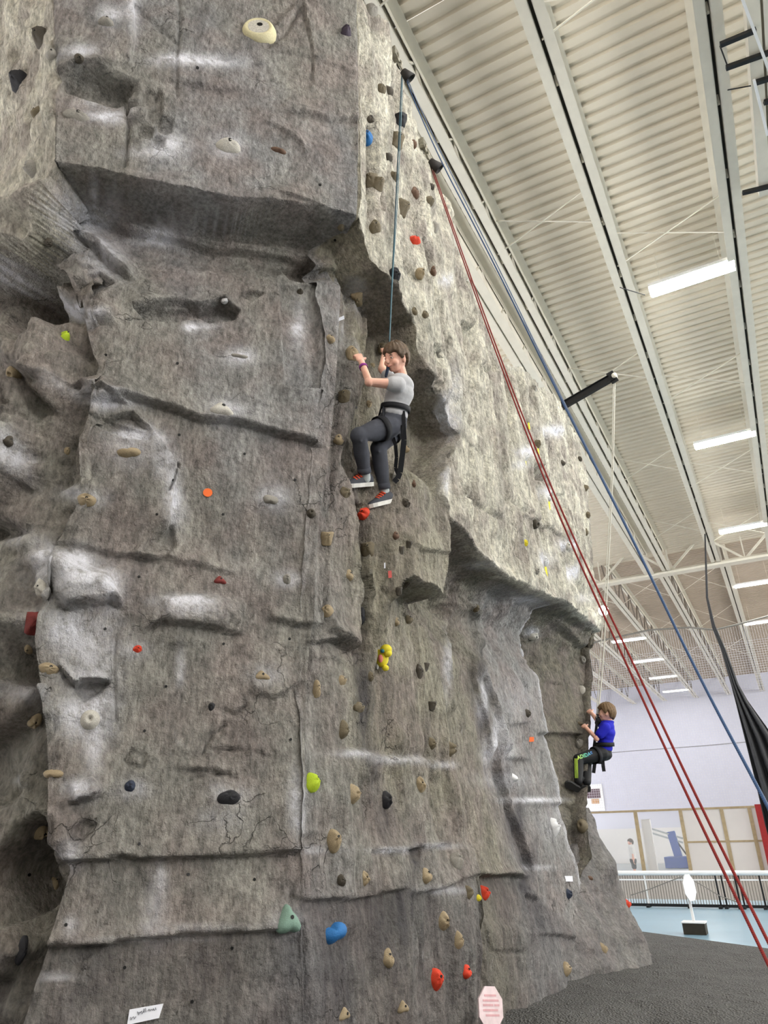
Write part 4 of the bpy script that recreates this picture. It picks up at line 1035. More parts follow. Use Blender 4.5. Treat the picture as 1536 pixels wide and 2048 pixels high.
# u, v, width, height (survey units), kind, colour, roll, extras
REG = {}
REG['left side face'] = [(82, 76, 22, 26, 'cup', 'dark'), (103, 106, 15, 20, 'wedge', 'grey'), (36, 162, 22, 26, 'cup', 'black'), (74, 224, 16, 22, 'wedge', 'olive'), (65, 338, 24, 28, 'jug', 'grey'),
    (97, 484, 14, 14, 'blob', 'dark'), (130, 674, 16, 22, 'pinch', 'lime'), (29, 746, 24, 26, 'donut', 'tan'), (18, 881, 18, 20, 'wedge', 'dark'), (134, 902, 12, 14, 'blob', 'tan'), (81, 1176, 20, 34, 'rosette', 'pale'), (72, 1242, 32, 42, 'cup', 'maroon'), (57, 1298, 14, 18, 'blob', 'tan'), (98, 1337, 32, 18, 'jug', 'tan'), (70, 1443, 20, 26, 'rosette', 'tan'),
    (105, 1547, 34, 18, 'crimp', 'tan'), (82, 1664, 22, 22, 'blob', 'tan'), (110, 1767, 12, 22, 'pinch', 'tan'), (45, 1901, 18, 36, 'pinch', 'black')]
REG['upper front block'] = [(213, 43, 22, 20, 'wedge', 'grey'), (518, 66, 40, 54, 'oval', 'cream'), (692, 66, 18, 24, 'pinch', 'purple'), (158, 117, 14, 12, 'blob', 'dark'), (154, 233, 36, 20, 'jug', 'grey'), (457, 293, 36, 28, 'jug', 'pale'), (557, 301, 26, 18, 'crimp', 'brown'), (736, 617, 0, 0, '', '')]
REG['middle front face'] = [(682, 455, 12, 14, 'blob', 'olive'), (600, 584, 12, 12, 'blob', 'dark'), (449, 602, 16, 10, 'blob', 'white'), (660, 677, 22, 22, 'wedge', 'tan'), (480, 712, 32, 13, 'crimp', 'grey'), (443, 820, 38, 30, 'tri', 'pale'), (258, 905, 40, 24, 'bean', 'tan'), (541, 999, 28, 24, 'crimp', 'grey'), (173, 1000, 30, 22, 'jug', 'tan'),
    (622, 1027, 17, 18, 'donut', 'dark'), (574, 1158, 16, 18, 'blob', 'grey'), (440, 1161, 20, 16, 'tri', 'maroon'), (275, 1298, 15, 13, 'rosette', 'red'), (524, 1352, 26, 18, 'tri', 'tan'), (423, 1413, 12, 13, 'blob', 'black'), (180, 1440, 30, 32, 'donut', 'pale'), (260, 1572, 18, 16, 'blob', 'navy')]
REG['lower front face'] = [(458, 1595, 36, 24, 'jug', 'black'), (623, 1566, 24, 36, 'pinch', 'lime'), (577, 1842, 36, 42, 'tri', 'teal'), (667, 1866, 50, 36, 'bean', 'blue')]
REG['column by grey-shirted boy'] = [(714, 596, 22, 30, 'cup', 'tan'), (704, 707, 24, 32, 'jug', 'tan'), (765, 697, 18, 22, 'jug', 'olive'), (745, 731, 9, 10, 'blob', 'tan'), (688, 793, 24, 24, 'cup', 'olive'), (738, 808, 12, 14, 'blob', 'tan'), (677, 878, 20, 24, 'wedge', 'tan'), (812, 897, 13, 18, 'wedge', 'tan'), (790, 955, 14, 24, 'pinch', 'pale'), (828, 966, 10, 16, 'wedge', 'brown'), (690, 985, 24, 22, 'rosette', 'olive'), (812, 1006, 16, 18, 'rosette', 'dark'), (727, 1028, 24, 24, 'rosette', 'red')]
REG['bay above yellow toy'] = [(653, 1075, 24, 30, 'cup', 'tan'), (792, 1070, 14, 18, 'wedge', 'brown'), (818, 1088, 12, 18, 'cup', 'dark'), (735, 1097, 27, 28, 'cup', 'olive'), (802, 1100, 12, 20, 'cup', 'dark'), (698, 1149, 20, 24, 'wedge', 'tan'), (813, 1167, 13, 24, 'cup', 'dark'), (798, 1181, 12, 18, 'cup', 'dark'), (653, 1223, 24, 26, 'jug', 'tan'), (724, 1232, 18, 30, 'pinch', 'black'), (817, 1238, 16, 20, 'wedge', 'olive'), (792, 1242, 14, 18, 'wedge', 'tan')]
REG['bay below yellow toy'] = [(850, 1333, 11, 18, 'cup', 'dark'), (838, 1343, 18, 26, 'jug', 'dark'), (741, 1353, 13, 18, 'blob', 'olive'), (683, 1361, 21, 19, 'jug', 'tan'), (633, 1378, 20, 36, 'pinch', 'tan'), (864, 1410, 12, 18, 'cup', 'dark'), (718, 1415, 28, 20, 'jug', 'olive'), (685, 1460, 17, 36, 'pinch', 'olive'), (862, 1487, 14, 20, 'blob', 'olive'), (900, 1498, 18, 26, 'rosette', 'olive'), (841, 1569, 19, 28, 'rosette', 'tan'), (703, 1588, 28, 32, 'blob', 'tan'), (771, 1600, 25, 26, 'blob', 'black')]
REG['slab beside octagon notice'] = [(668, 1681, 28, 34, 'blob', 'tan'), (912, 1722, 20, 28, 'rosette', 'grey'), (852, 1749, 24, 26, 'wedge', 'tan'), (728, 1757, 20, 24, 'rosette', 'tan'), (683, 1761, 16, 18, 'blob', 'dark'), (936, 1785, 13, 20, 'pinch', 'olive'), (968, 1786, 18, 22, 'rosette', 'red'), (957, 1796, 11, 10, 'blob', 'yellow'), (885, 1842, 24, 26, 'blob', 'tan'), (916, 1881, 14, 28, 'pinch', 'tan'), (776, 1914, 23, 28, 'wedge', 'tan'), (933, 1941, 19, 21, 'wedge', 'red'), (872, 1958, 26, 27, 'blob', 'red'), (806, 2015, 20, 17, 'tri', 'tan'), (688, 2029, 26, 18, 'tri', 'tan')]
REG['pale side face'] = [(743, 22, 20, 22, 'jug', 'grey'), (762, 178, 16, 18, 'jug', 'olive'), (777, 181, 13, 24, 'wedge', 'dark'), (741, 238, 16, 20, 'wedge', 'dark'), (801, 240, 14, 24, 'cup', 'black'), (733, 279, 25, 28, 'blob', 'blue'), (793, 281, 17, 30, 'cup', 'olive'), (828, 286, 8, 20, 'wedge', 'brown'), (775, 313, 14, 20, 'wedge', 'dark'), (787, 351, 14, 22, 'wedge', 'olive'), (741, 363, 18, 26, 'cup', 'olive'), (757, 368, 14, 26, 'cup', 'olive'), (862, 372, 10, 16, 'wedge', 'dark'), (830, 384, 12, 28, 'wedge', 'brown'), (859, 402, 12, 18, 'jug', 'olive'), (803, 416, 19, 30, 'cup', 'olive'), (870, 455, 9, 26, 'pinch', 'grey'), (750, 455, 20, 30, 'jug', 'olive'), (829, 480, 16, 26, 'wedge', 'red'), (867, 541, 12, 22, 'wedge', 'brown'), (840, 547, 12, 22, 'blob', 'tan'), (790, 550, 22, 26, 'jug', 'black'), (829, 622, 14, 20, 'wedge', 'olive'), (851, 628, 14, 20, 'wedge', 'olive')]
REG['pale far wall end'] = [(1068, 778, 12, 16, 'blob', 'grey', 1), (1056, 838, 12, 14, 'blob', 'pale', 1), (1074, 888, 11, 16, 'blob', 'olive', 1), (1050, 913, 15, 16, 'blob', 'white', 1), (1125, 925, 11, 14, 'wedge', 'dark'), (1160, 918, 8, 10, 'blob', 'dark'), (1171, 976, 9, 12, 'blob', 'olive'), (1097, 994, 15, 16, 'wedge', 'white', 1), (1176, 1030, 9, 12, 'blob', 'olive'), (1068, 1048, 18, 20, 'donut', 'dark', 1), (1172, 1062, 10, 16, 'wedge', 'olive'), (1051, 1086, 10, 12, 'blob', 'yellow'), (1137, 1092, 12, 16, 'wedge', 'pale'), (1089, 1122, 16, 20, 'blob', 'white', 1), (1072, 1142, 14, 12, 'blob', 'grey')]
REG['side wall under blue boy'] = [(953, 1217, 12, 14, 'blob', 'olive'), (1067, 1273, 20, 18, 'jug', 'pale'), (1165, 1320, 12, 14, 'donut', 'grey'), (1163, 1380, 10, 18, 'pinch', 'pale'), (1054, 1427, 13, 14, 'blob', 'dark'), (1161, 1447, 10, 10, 'crimp', 'olive'), (1159, 1487, 16, 16, 'blob', 'grey'), (1028, 1555, 22, 18, 'crimp', 'white'), (1164, 1652, 18, 22, 'donut', 'olive'), (1107, 1655, 17, 28, 'jug', 'white'), (1180, 1756, 11, 10, 'crimp', 'brown'), (1135, 1788, 14, 14, 'blob', 'navy'), (1206, 1895, 10, 18, 'wedge', 'tan'), (1132, 1939, 18, 20, 'jug', 'tan')]
def place_hold(u, v, w, h, kind, colr, label, group, tape=False, idx=0):
    hits = [any_hit(u + du, v + dv) for du, dv in ((0, 0), (-7, 0), (7, 0), (0, -7), (0, 7))]
    if hits[0][0] is None:
        for k in range(1, 30):
            hits[0] = any_hit(u - k, v)
            if hits[0][0] is not None: break
    p = hits[0][0]
    if p is None: return None
    n = Vector((0, 0, 0))
    for q in hits:
        if q[0] is not None and (q[0] - p).length < 0.25: n += q[1]
    n.normalize()
    if n.z < -0.6: n.z = -0.6
    if n.z > 0.6: n.z = 0.6
    n.normalize()
    view = (Vector(EYE) - p).normalized()
    if n.dot(view) < 0.25: n = (n + view * 0.4).normalized()
    rng = (Vector(EYE) - p).length; s = rng / FOCAL
    upv = (Vector((0, 0, 1)) - n * n.z).normalized(); sx = upv.cross(n)
    facing = n.dot(view)
    W = w * s * 1.12; Hh = h * s * 1.12
    if facing < 0.62: W = max(W, min(Hh * 0.95, W * 1.5))
    dpt = 0.95 * min(W, Hh)
    ms = HM[kind]; me, hz = ms[idx % len(ms)]
    me2 = me
    o = bpy.data.objects.new('climbing_hold', me2); COL.objects.link(o)
    mw = Matrix((( sx.x * W, upv.x * Hh, n.x * dpt, p.x), (sx.y * W, upv.y * Hh, n.y * dpt, p.y), (sx.z * W, upv.z * Hh, n.z * dpt, p.z), (0, 0, 0, 1)))
    o.matrix_world = mw
    if not me.materials: me.materials.append(HC['grey'])
    o.material_slots[0].link = 'OBJECT'; o.material_slots[0].material = HC[colr]
    tag(o, label, 'climbing hold', group)
    if kind not in ('crimp', 'bean') and min(w, h) >= 12:
        b = bpy.data.objects.new('bolt', bolt_mesh); COL.objects.link(b); b.parent = o
        b.scale = (0.17 * 1.0, 0.17 * W / Hh, 0.3); b.location = (0.03, 0.1, hz - 0.0)
    if kind == 'oval':
        d_ = MB().add([(.30 * math.cos(a), .33 * math.sin(a) + .02, hz + .01) for a in np.linspace(0, 2 * math.pi, 25)[:-1]] + [(.30 * math.cos(a), .33 * math.sin(a) + .02, hz - .03) for a in np.linspace(0, 2 * math.pi, 25)[:-1]], [tuple(range(24))] + [(i, 24 + i, 24 + (i + 1) % 24, (i + 1) % 24) for i in range(24)]).build('face_plate', HC['pale']); d_.parent = o; d_['label'] = 'pale grey inset plate'
    if tape:
        t = MB().box(-.12, .12, -1.5, -.55, -.05, .06).build('tape_tag', M_TAPE); t.parent = o; t['label'] = 'yellow tape tag'
    return o
n_hold = 0
for reg, lst in REG.items():
    lst = sorted([q for q in lst if q[4]], key=lambda q: q[1])
    seen = {}
    for k, q in enumerate(lst):
        nm = '%s %s hold' % (CN[q[5]], KN[q[4]])
        lab = '%s on %s, %s from its top' % (nm, reg, ORD[k])
        place_hold(q[0], q[1], q[2], q[3], q[4], q[5], lab, 'bolted holds on the climbing wall', len(q) > 6, n_hold); n_hold += 1
r_ = place_hold(1276, 1806, 9, 15, 'wedge', 'red', 'small orange-red hold on the edge of the leaning buttress', 'bolted holds on the climbing wall', False, 1)

# bright toy-like hold
def toy():
    l, n, dd = any_hit(766, 1315); s = dd / FOCAL
    e = empty('toy_hold', tuple(l)); tag(e, 'bright yellow toy-shaped hold with pink patch in the middle of the bay', 'climbing hold', 'bolted holds on the climbing wall')
    view = (Vector(EYE) - l).normalized()
    def P(u, v, o=0.03): return Vector(at_range(u, v, dd - o))
    MB().ball(P(764, 1316), (13 * s, 13 * s, 18 * s), 14, 10).ball(P(758, 1308), 9 * s).build('body', HC['yellow'], e, True)
    MB().ball(P(772, 1299, .06), (12 * s, 11 * s, 10 * s), 12, 8).ball(P(776, 1306, .07), 8 * s).build('head', HC['yellow'], e, True)
    MB().ball(P(761, 1317, .085), (5 * s, 5 * s, 8 * s), 10, 6).build('belly_patch', mat_plain('pink_patch', srgb(214, 120, 110), 0.6), e, True)
    MB().ball(P(765, 1302, .09), (4.5 * s, 4 * s, 4 * s), 10, 6).build('blue_spot', mat_plain('teal_patch', srgb(50, 110, 120), 0.6), e, True)
    MB().ball(P(771, 1336, .05), (7 * s, 7 * s, 6 * s), 10, 6).build('foot', HC['yellow'], e, True)
    MB().ball(P(755, 1332, .04), (3 * s, 3 * s, 7 * s), 8, 6).build('foot', HC['white'], e, True)
    MB().ball(P(753, 1326, .0), (5 * s, 5 * s, 14 * s), 8, 6).build('shadow_blob', HC['black'], e, True)  # black blob stands in for the shadow beside the toy
toy()

# stickers, tapes and paper on the rock
def patch(name, pts, mat, label, cat, lift=0.006, thick=0.002):
    P = []
    c = any_hit(sum(p[0] for p in pts) / len(pts), sum(p[1] for p in pts) / len(pts))
    n = (c[1] + (Vector(EYE) - c[0]).normalized() * 0.5).normalized()
    for u, v in pts:
        d = sight(u, v); q = Vector(EYE) + Vector(d) * ((c[0] + n * (lift + .01) - Vector(EYE)).dot(n) / Vector(d).dot(n)); P.append(q)
    k = len(P); vs = P + [p - n * thick for p in P]
    o = MB().add(vs, [tuple(range(k)), tuple(range(2 * k - 1, k - 1, -1))] + [(i, k + i, k + (i + 1) % k, (i + 1) % k) for i in range(k)]).build(name, mat)
    tag(o, label, cat); return o, n, c
M_ORANGE = mat_plain('orange_sticker', srgb(232, 106, 40), 0.6, 0, 0.03); M_PAPER = mat_plain('white_paper', srgb(226, 228, 236), 0.7, 0, 0.03)
patch('round_sticker', [(415.5 + 9.5 * math.cos(a), 985 + 8.5 * math.sin(a)) for a in np.linspace(0, 2 * math.pi, 17)[:-1]], M_ORANGE, 'flat round orange sticker on the middle of the front face', 'sticker')
patch('tape_square', [(1058, 1474), (1068, 1474), (1068, 1483), (1058, 1484)], M_ORANGE, 'tiny orange tape square on the slab near the boy in blue', 'sticker')
patch('tape_strip', [(776, 1142), (783, 1141), (784, 1155), (777, 1156)], mat_plain('pink_tape', srgb(196, 90, 84), 0.7), 'small faded pink tape on the bay', 'sticker')
patch('tape_strip', [(768, 1126), (771, 1125), (771, 1136), (768, 1137)], M_PAPER, 'thin white tape sliver above the pink tape', 'sticker')
patch('tape_strip', [(677, 636), (688, 631), (689, 638), (678, 642)], M_PAPER, 'small white tape strip beside the narrow column', 'sticker')
patch('name_label', [(1126, 1752), (1145, 1752), (1146, 1763), (1126, 1763)], M_PAPER, 'small white rectangular label low on the side slab', 'label')
pp, pn, pc = patch('paper_tag', [(259, 2019), (327, 2007), (318, 2036), (254, 2050)], M_PAPER, 'white paper tag with pencil writing stuck low on the front face', 'paper')
M_INK = mat_plain('pencil', srgb(96, 98, 106), 0.8)
def scribble(pts):
    out = []
    for u, v in pts:
        d = Vector(sight(u, v)); out.append(Vector(EYE) + d * ((pc[0] + pn * .019 - Vector(EYE)).dot(pn) / d.dot(pn)))
    o = MB().tube(out, 0.0016, 4).build('pencil_stroke', M_INK); o.parent = pp; return o
for q in ([(275, 2023), (277, 2030), (281, 2024), (276, 2026)], [(280, 2026), (283, 2022), (284, 2028), (287, 2023)], [(288, 2017), (288, 2025)], [(291, 2016), (292, 2024)], [(296, 2022), (298, 2018), (300, 2022), (303, 2018)], [(304, 2021), (307, 2017), (309, 2021)], [(311, 2015), (312, 2020)], [(261, 2034), (262, 2040), (265, 2034)], [(267, 2033), (269, 2038), (272, 2033)]): scribble(q)

# threaded bolt sockets left open in the front face
mb = MB()
for u, v in ((355, 727), (358, 870), (489, 908), (345, 960), (314, 1029), (446, 1029), (278, 1154), (210, 1258), (447, 1288), (579, 1278), (332, 1373), (289, 1462), (581, 1479), (376, 1749), (509, 1759), (278, 1688), (132, 1850), (249, 1935), (384, 2003), (464, 1896), (58, 1750), (212, 710), (590, 960), (712, 815), (670, 480), (395, 136), (640, 370)):
    l, n, dd = any_hit(u, v)
    if l is None: continue
    s_ = 2.6 * dd / FOCAL; a_ = n.orthogonal().normalized(); b_ = n.cross(a_)
    ring = [l + n * 0.006 + (a_ * math.cos(k * math.pi / 4) + b_ * math.sin(k * math.pi / 4)) * s_ for k in range(8)]
    mb.add(ring + [p - n * .03 for p in ring], [tuple(range(8))] + [(k, 8 + k, 8 + (k + 1) % 8, (k + 1) % 8) for k in range(8)])
bs = mb.build('bolt_sockets', M_BOLT, rock); bs['kind'] = 'stuff'; bs.matrix_parent_inverse = Matrix.Identity(4)
# ================================================================ people
def limb(mb, pts, rs, n=12):
    mb.tube(pts, rs, n, True)
    for p, r in zip(pts, rs): mb.ball(p, r, 12, 8)
def remeshed(mb, name, mat, parent, voxel, smooth=3):
    o = mb.build(name, mat, parent, True)
    md = o.modifiers.new('weld', 'REMESH'); md.mode = 'VOXEL'; md.voxel_size = voxel; md.use_smooth_shade = True
    sm = o.modifiers.new('soft', 'SMOOTH'); sm.iterations = smooth; sm.factor = 0.5
    return o
def frame3(f, up):
    f = f.normalized(); up = (up - f * up.dot(f)).normalized(); s = f.cross(up)
    return f, s, up
def head(mb, c, f, s, z, k=1.0):
    M = Matrix((f, s, z)).transposed()
    mb.ball(c, (.094 * k, .080 * k, .100 * k), 20, 14, M)
    mb.ball(c + f * .020 * k - z * .050 * k, (.070 * k, .058 * k, .066 * k), 16, 12, M)          # jaw
    mb.ball(c + f * .050 * k - z * .088 * k, (.030 * k, .030 * k, .024 * k), 12, 8, M)           # chin
    mb.ball(c + f * .096 * k - z * .028 * k, (.020 * k, .015 * k, .018 * k), 12, 8, M)           # nose
    mb.ball(c + f * .090 * k - z * .012 * k, (.014 * k, .010 * k, .024 * k), 10, 8, M)
    mb.ball(c + f * .082 * k - z * .066 * k, (.013 * k, .026 * k, .012 * k), 10, 8, M)           # lips
    for t in (-1, 1):
        mb.ball(c + f * .055 * k + s * t * .045 * k - z * .040 * k, (.03 * k, .026 * k, .028 * k), 10, 8, M)   # cheeks
        mb.ball(c - f * .008 * k + s * t * .080 * k - z * .030 * k, (.017 * k, .009 * k, .027 * k), 10, 8, M)  # ears
def face_parts(par, c, f, s, z, k, M_EYE, M_BROW, M_LIP):
    M = Matrix((f, s, z)).transposed()
    for t in (-1, 1):
        e = c + f * .078 * k + s * t * .034 * k - z * .006 * k
        ew = MB().ball(e, (.009 * k, .012 * k, .0055 * k), 10, 8, M).build('eye', M_EYE[0], par, True)
        MB().ball(e + f * .0065 * k, (.004 * k, .0062 * k, .0058 * k), 8, 6, M).build('iris', M_EYE[1], ew, True).matrix_parent_inverse = par.matrix_world.inverted() if False else Matrix.Identity(4)
        MB().tube([e + z * .018 * k + s * -.016 * k + f * .006 * k, e + z * .023 * k + f * .012 * k, e + z * .018 * k + s * .016 * k + f * .005 * k], [.003 * k, .004 * k, .003 * k], 6).build('eyebrow', M_BROW, par, True)
    MB().tube([c + f * .083 * k - z * .064 * k - s * .028 * k, c + f * .096 * k - z * .069 * k, c + f * .083 * k - z * .064 * k + s * .028 * k], [.003 * k, .0045 * k, .003 * k], 6).build('mouth', M_LIP, par, True)
def hair(c, f, s, z, k, seed=0):
    nu, nv = 64, 36; vs = []
    for j in range(nv + 1):
        th = math.pi * j / nv
        for i in range(nu):
            ph = 2 * math.pi * i / nu - math.pi                      # 0 = straight ahead
            el = math.pi / 2 - th
            strands = 0.035 * math.sin(ph * 17 + 2.2 * math.sin(el * 3 + seed)) + 0.03 * math.sin(ph * 29 + el * 5 + seed)
            line = float(np.interp(abs(ph), [0, .9, 1.15, 1.35, 1.5, 1.75, 2.1, 3.2], [.16, .12, -.10, -.34, -.34, -.05, -.80, -1.0])) + 0.07 * math.sin(ph * 7 + seed)   # hairline elevation
            t = min(1, max(0, (el - line) / 0.14)); t = t * t * (3 - 2 * t)
            r = 0.80 + t * (0.33 + strands + 0.05 * max(0, math.cos(ph)) * math.exp(-((el - .55) / .4) ** 2))
            p = f * (.098 * r * math.sin(th) * math.cos(ph)) + s * (.086 * r * math.sin(th) * math.sin(ph)) + z * (.104 * r * math.cos(th))
            vs.append(c + (p + z * .008 - f * .006) * k)
    fs = []
    for j in range(nv):
        for i in range(nu):
            a = j * nu + i; b = j * nu + (i + 1) % nu; fs.append((a, a + nu, b + nu, b))
    return new_mesh('hair', vs, fs)
def hand(mb, wrist, tip, to_hold, k=1.0):
    """palm from the wrist, four bent fingers of different length over the hold, thumb leaving the side of the palm"""
    d = (tip - wrist).normalized(); n = (to_hold - d * to_hold.dot(d)).normalized(); s = d.cross(n)
    M = Matrix((d, s, n)).transposed()
    mb.ball(wrist + d * .038 * k, (.046 * k, .034 * k, .015 * k), 14, 10, M)
    for j, (off, ln) in enumerate(((-.027, .056), (-.009, .066), (.009, .062), (.026, .048))):
        a = wrist + d * .068 * k + s * off * k; b = a + d * ln * .45 * k + n * .006 * k; c = b + d * ln * .25 * k + n * ln * .35 * k; e = c + n * ln * .42 * k - d * ln * .05 * k
        limb(mb, [a, b, c, e], [.0088 * k, .0084 * k, .0076 * k, .0066 * k], 8)
    a = wrist + d * .022 * k - s * .028 * k; b = a + d * .022 * k - s * .022 * k + n * .008 * k; c = b + d * .022 * k - s * .004 * k + n * .020 * k
    limb(mb, [a, b, c], [.0108 * k, .0096 * k, .0078 * k], 8)
def shoe(heel, toe, up, par, M_UP, M_SOLE, M_LACE, k=1.0):
    f, s, z = frame3(toe - heel, up); L = (toe - heel).length
    root = None
    def ring(t, w, zt, zb):
        return [heel + f * (L * t) + s * (w * math.cos(a)) + z * (zb if math.sin(a) < 0 else zb + (zt - zb) * math.sin(a) ** .7) for a in np.linspace(0, 2 * math.pi, 20)[:-1]]
    prof = [(-.02, .018, .045, .012), (.02, .030, .075, .012), (.14, .035, .088, .012), (.30, .034, .086, .012), (.42, .036, .074, .012), (.60, .042, .058, .012), (.80, .042, .046, .012), (.94, .032, .036, .014), (1.0, .016, .026, .016)]
    vs = []; n = 19
    for t, w, zt, zb in prof: vs += ring(t, w * k, zt * k, zb * k)
    fs = [tuple(range(n - 1, -1, -1)), tuple((len(prof) - 1) * n + i for i in range(n))]
    for j in range(len(prof) - 1):
        for i in range(n): a = j * n + i; b = j * n + (i + 1) % n; fs.append((a, b, b + n, a + n))
    up_ = MB().add(vs, fs).build('shoe', M_UP, par, True); md = up_.modifiers.new('s', 'SUBSURF'); md.levels = 1; md.render_levels = 1
    pl = [(t, w) for t, w in ((-.01, .022), (.03, .032), (.12, .037), (.35, .036), (.55, .042), (.78, .045), (.93, .036), (1.02, .014))]
    top = [heel + f * (L * t) + s * (w * k) for t, w in pl] + [heel + f * (L * t) - s * (w * k) for t, w in reversed(pl)]
    m_ = len(top); vs = [p + z * .018 * k for p in top] + [p - z * .012 * k for p in top]
    so = MB().add(vs, [tuple(range(m_)), tuple(range(2 * m_ - 1, m_ - 1, -1))] + [(i, m_ + i, m_ + (i + 1) % m_, (i + 1) % m_) for i in range(m_)]).build('sole', M_SOLE, up_)
    so.matrix_parent_inverse = Matrix.Identity(4); so.parent = up_
    if M_LACE:
        for j in range(4):
            t = .36 + .085 * j; zz = (.088 - .009 * j) * k
            la = MB().tube([heel + f * (L * t) - s * .030 * k + z * (zz - .020 * k), heel + f * (L * (t + .03)) + z * (zz - .002 * k), heel + f * (L * t) + s * .030 * k + z * (zz - .020 * k)], .0065 * k, 6).build('lace', M_LACE, up_, True)
            la.matrix_parent_inverse = Matrix.Identity(4)
    return up_
def strap(name, pts, w, mat, par, t=.006, up=None):
    mb = MB()
    for a, b in zip(pts[:-1], pts[1:]):
        mb.bar(a, b, w, t, up if up is not None else (0, 0, 1))
    return mb.build(name, mat, par)
def belt(name, c, axis, r1, r2, side, h, mat, par, n=28, thick=.008):
    """closed band around a limb or waist"""
    axis = axis.normalized(); side = (side - axis * side.dot(axis)).normalized(); fr_ = axis.cross(side); vs = []
    for rr, dz in ((0, -h / 2), (thick, -h / 2), (thick, h / 2), (0, h / 2)):
        for i in range(n):
            a = 2 * math.pi * i / n; vs.append(c + side * ((r1 + rr) * math.cos(a)) + fr_ * ((r2 + rr) * math.sin(a)) + axis * dz)
    fs = []
    for j in range(4):
        for i in range(n):
            a = j * n + i; b = j * n + (i + 1) % n; c2 = ((j + 1) % 4) * n
            fs.append((a, b, c2 + (i + 1) % n, c2 + i))
    return MB().add(vs, fs).build(name, mat, par, True)
def skin(name, rgb):
    mt = mat_plain(name, srgb(*rgb), 0.5, 0, 0.05, 30); b = mt.node_tree.nodes['Principled BSDF']
    b.inputs['Subsurface Weight'].default_value = 0.15; b.inputs['Subsurface Radius'].default_value = (.01, .004, .002); return mt
M_SKIN = skin('skin', (232, 180, 158)); M_HAIR = mat_plain('brown_hair', srgb(92, 74, 56), 0.55, 0, 0.35, 60); M_BROW = mat_plain('brow', srgb(70, 54, 42), 0.7); M_LIP = mat_plain('lips', srgb(186, 110, 100), 0.5)
M_EYE = (mat_plain('eye_white', srgb(228, 224, 220), 0.3), mat_plain('iris', srgb(52, 40, 32), 0.3))
M_STRAP = mat_plain('black_webbing', srgb(22, 23, 28), 0.75)
def Vp(u, v, r): return Vector(at_range(u, v, r))

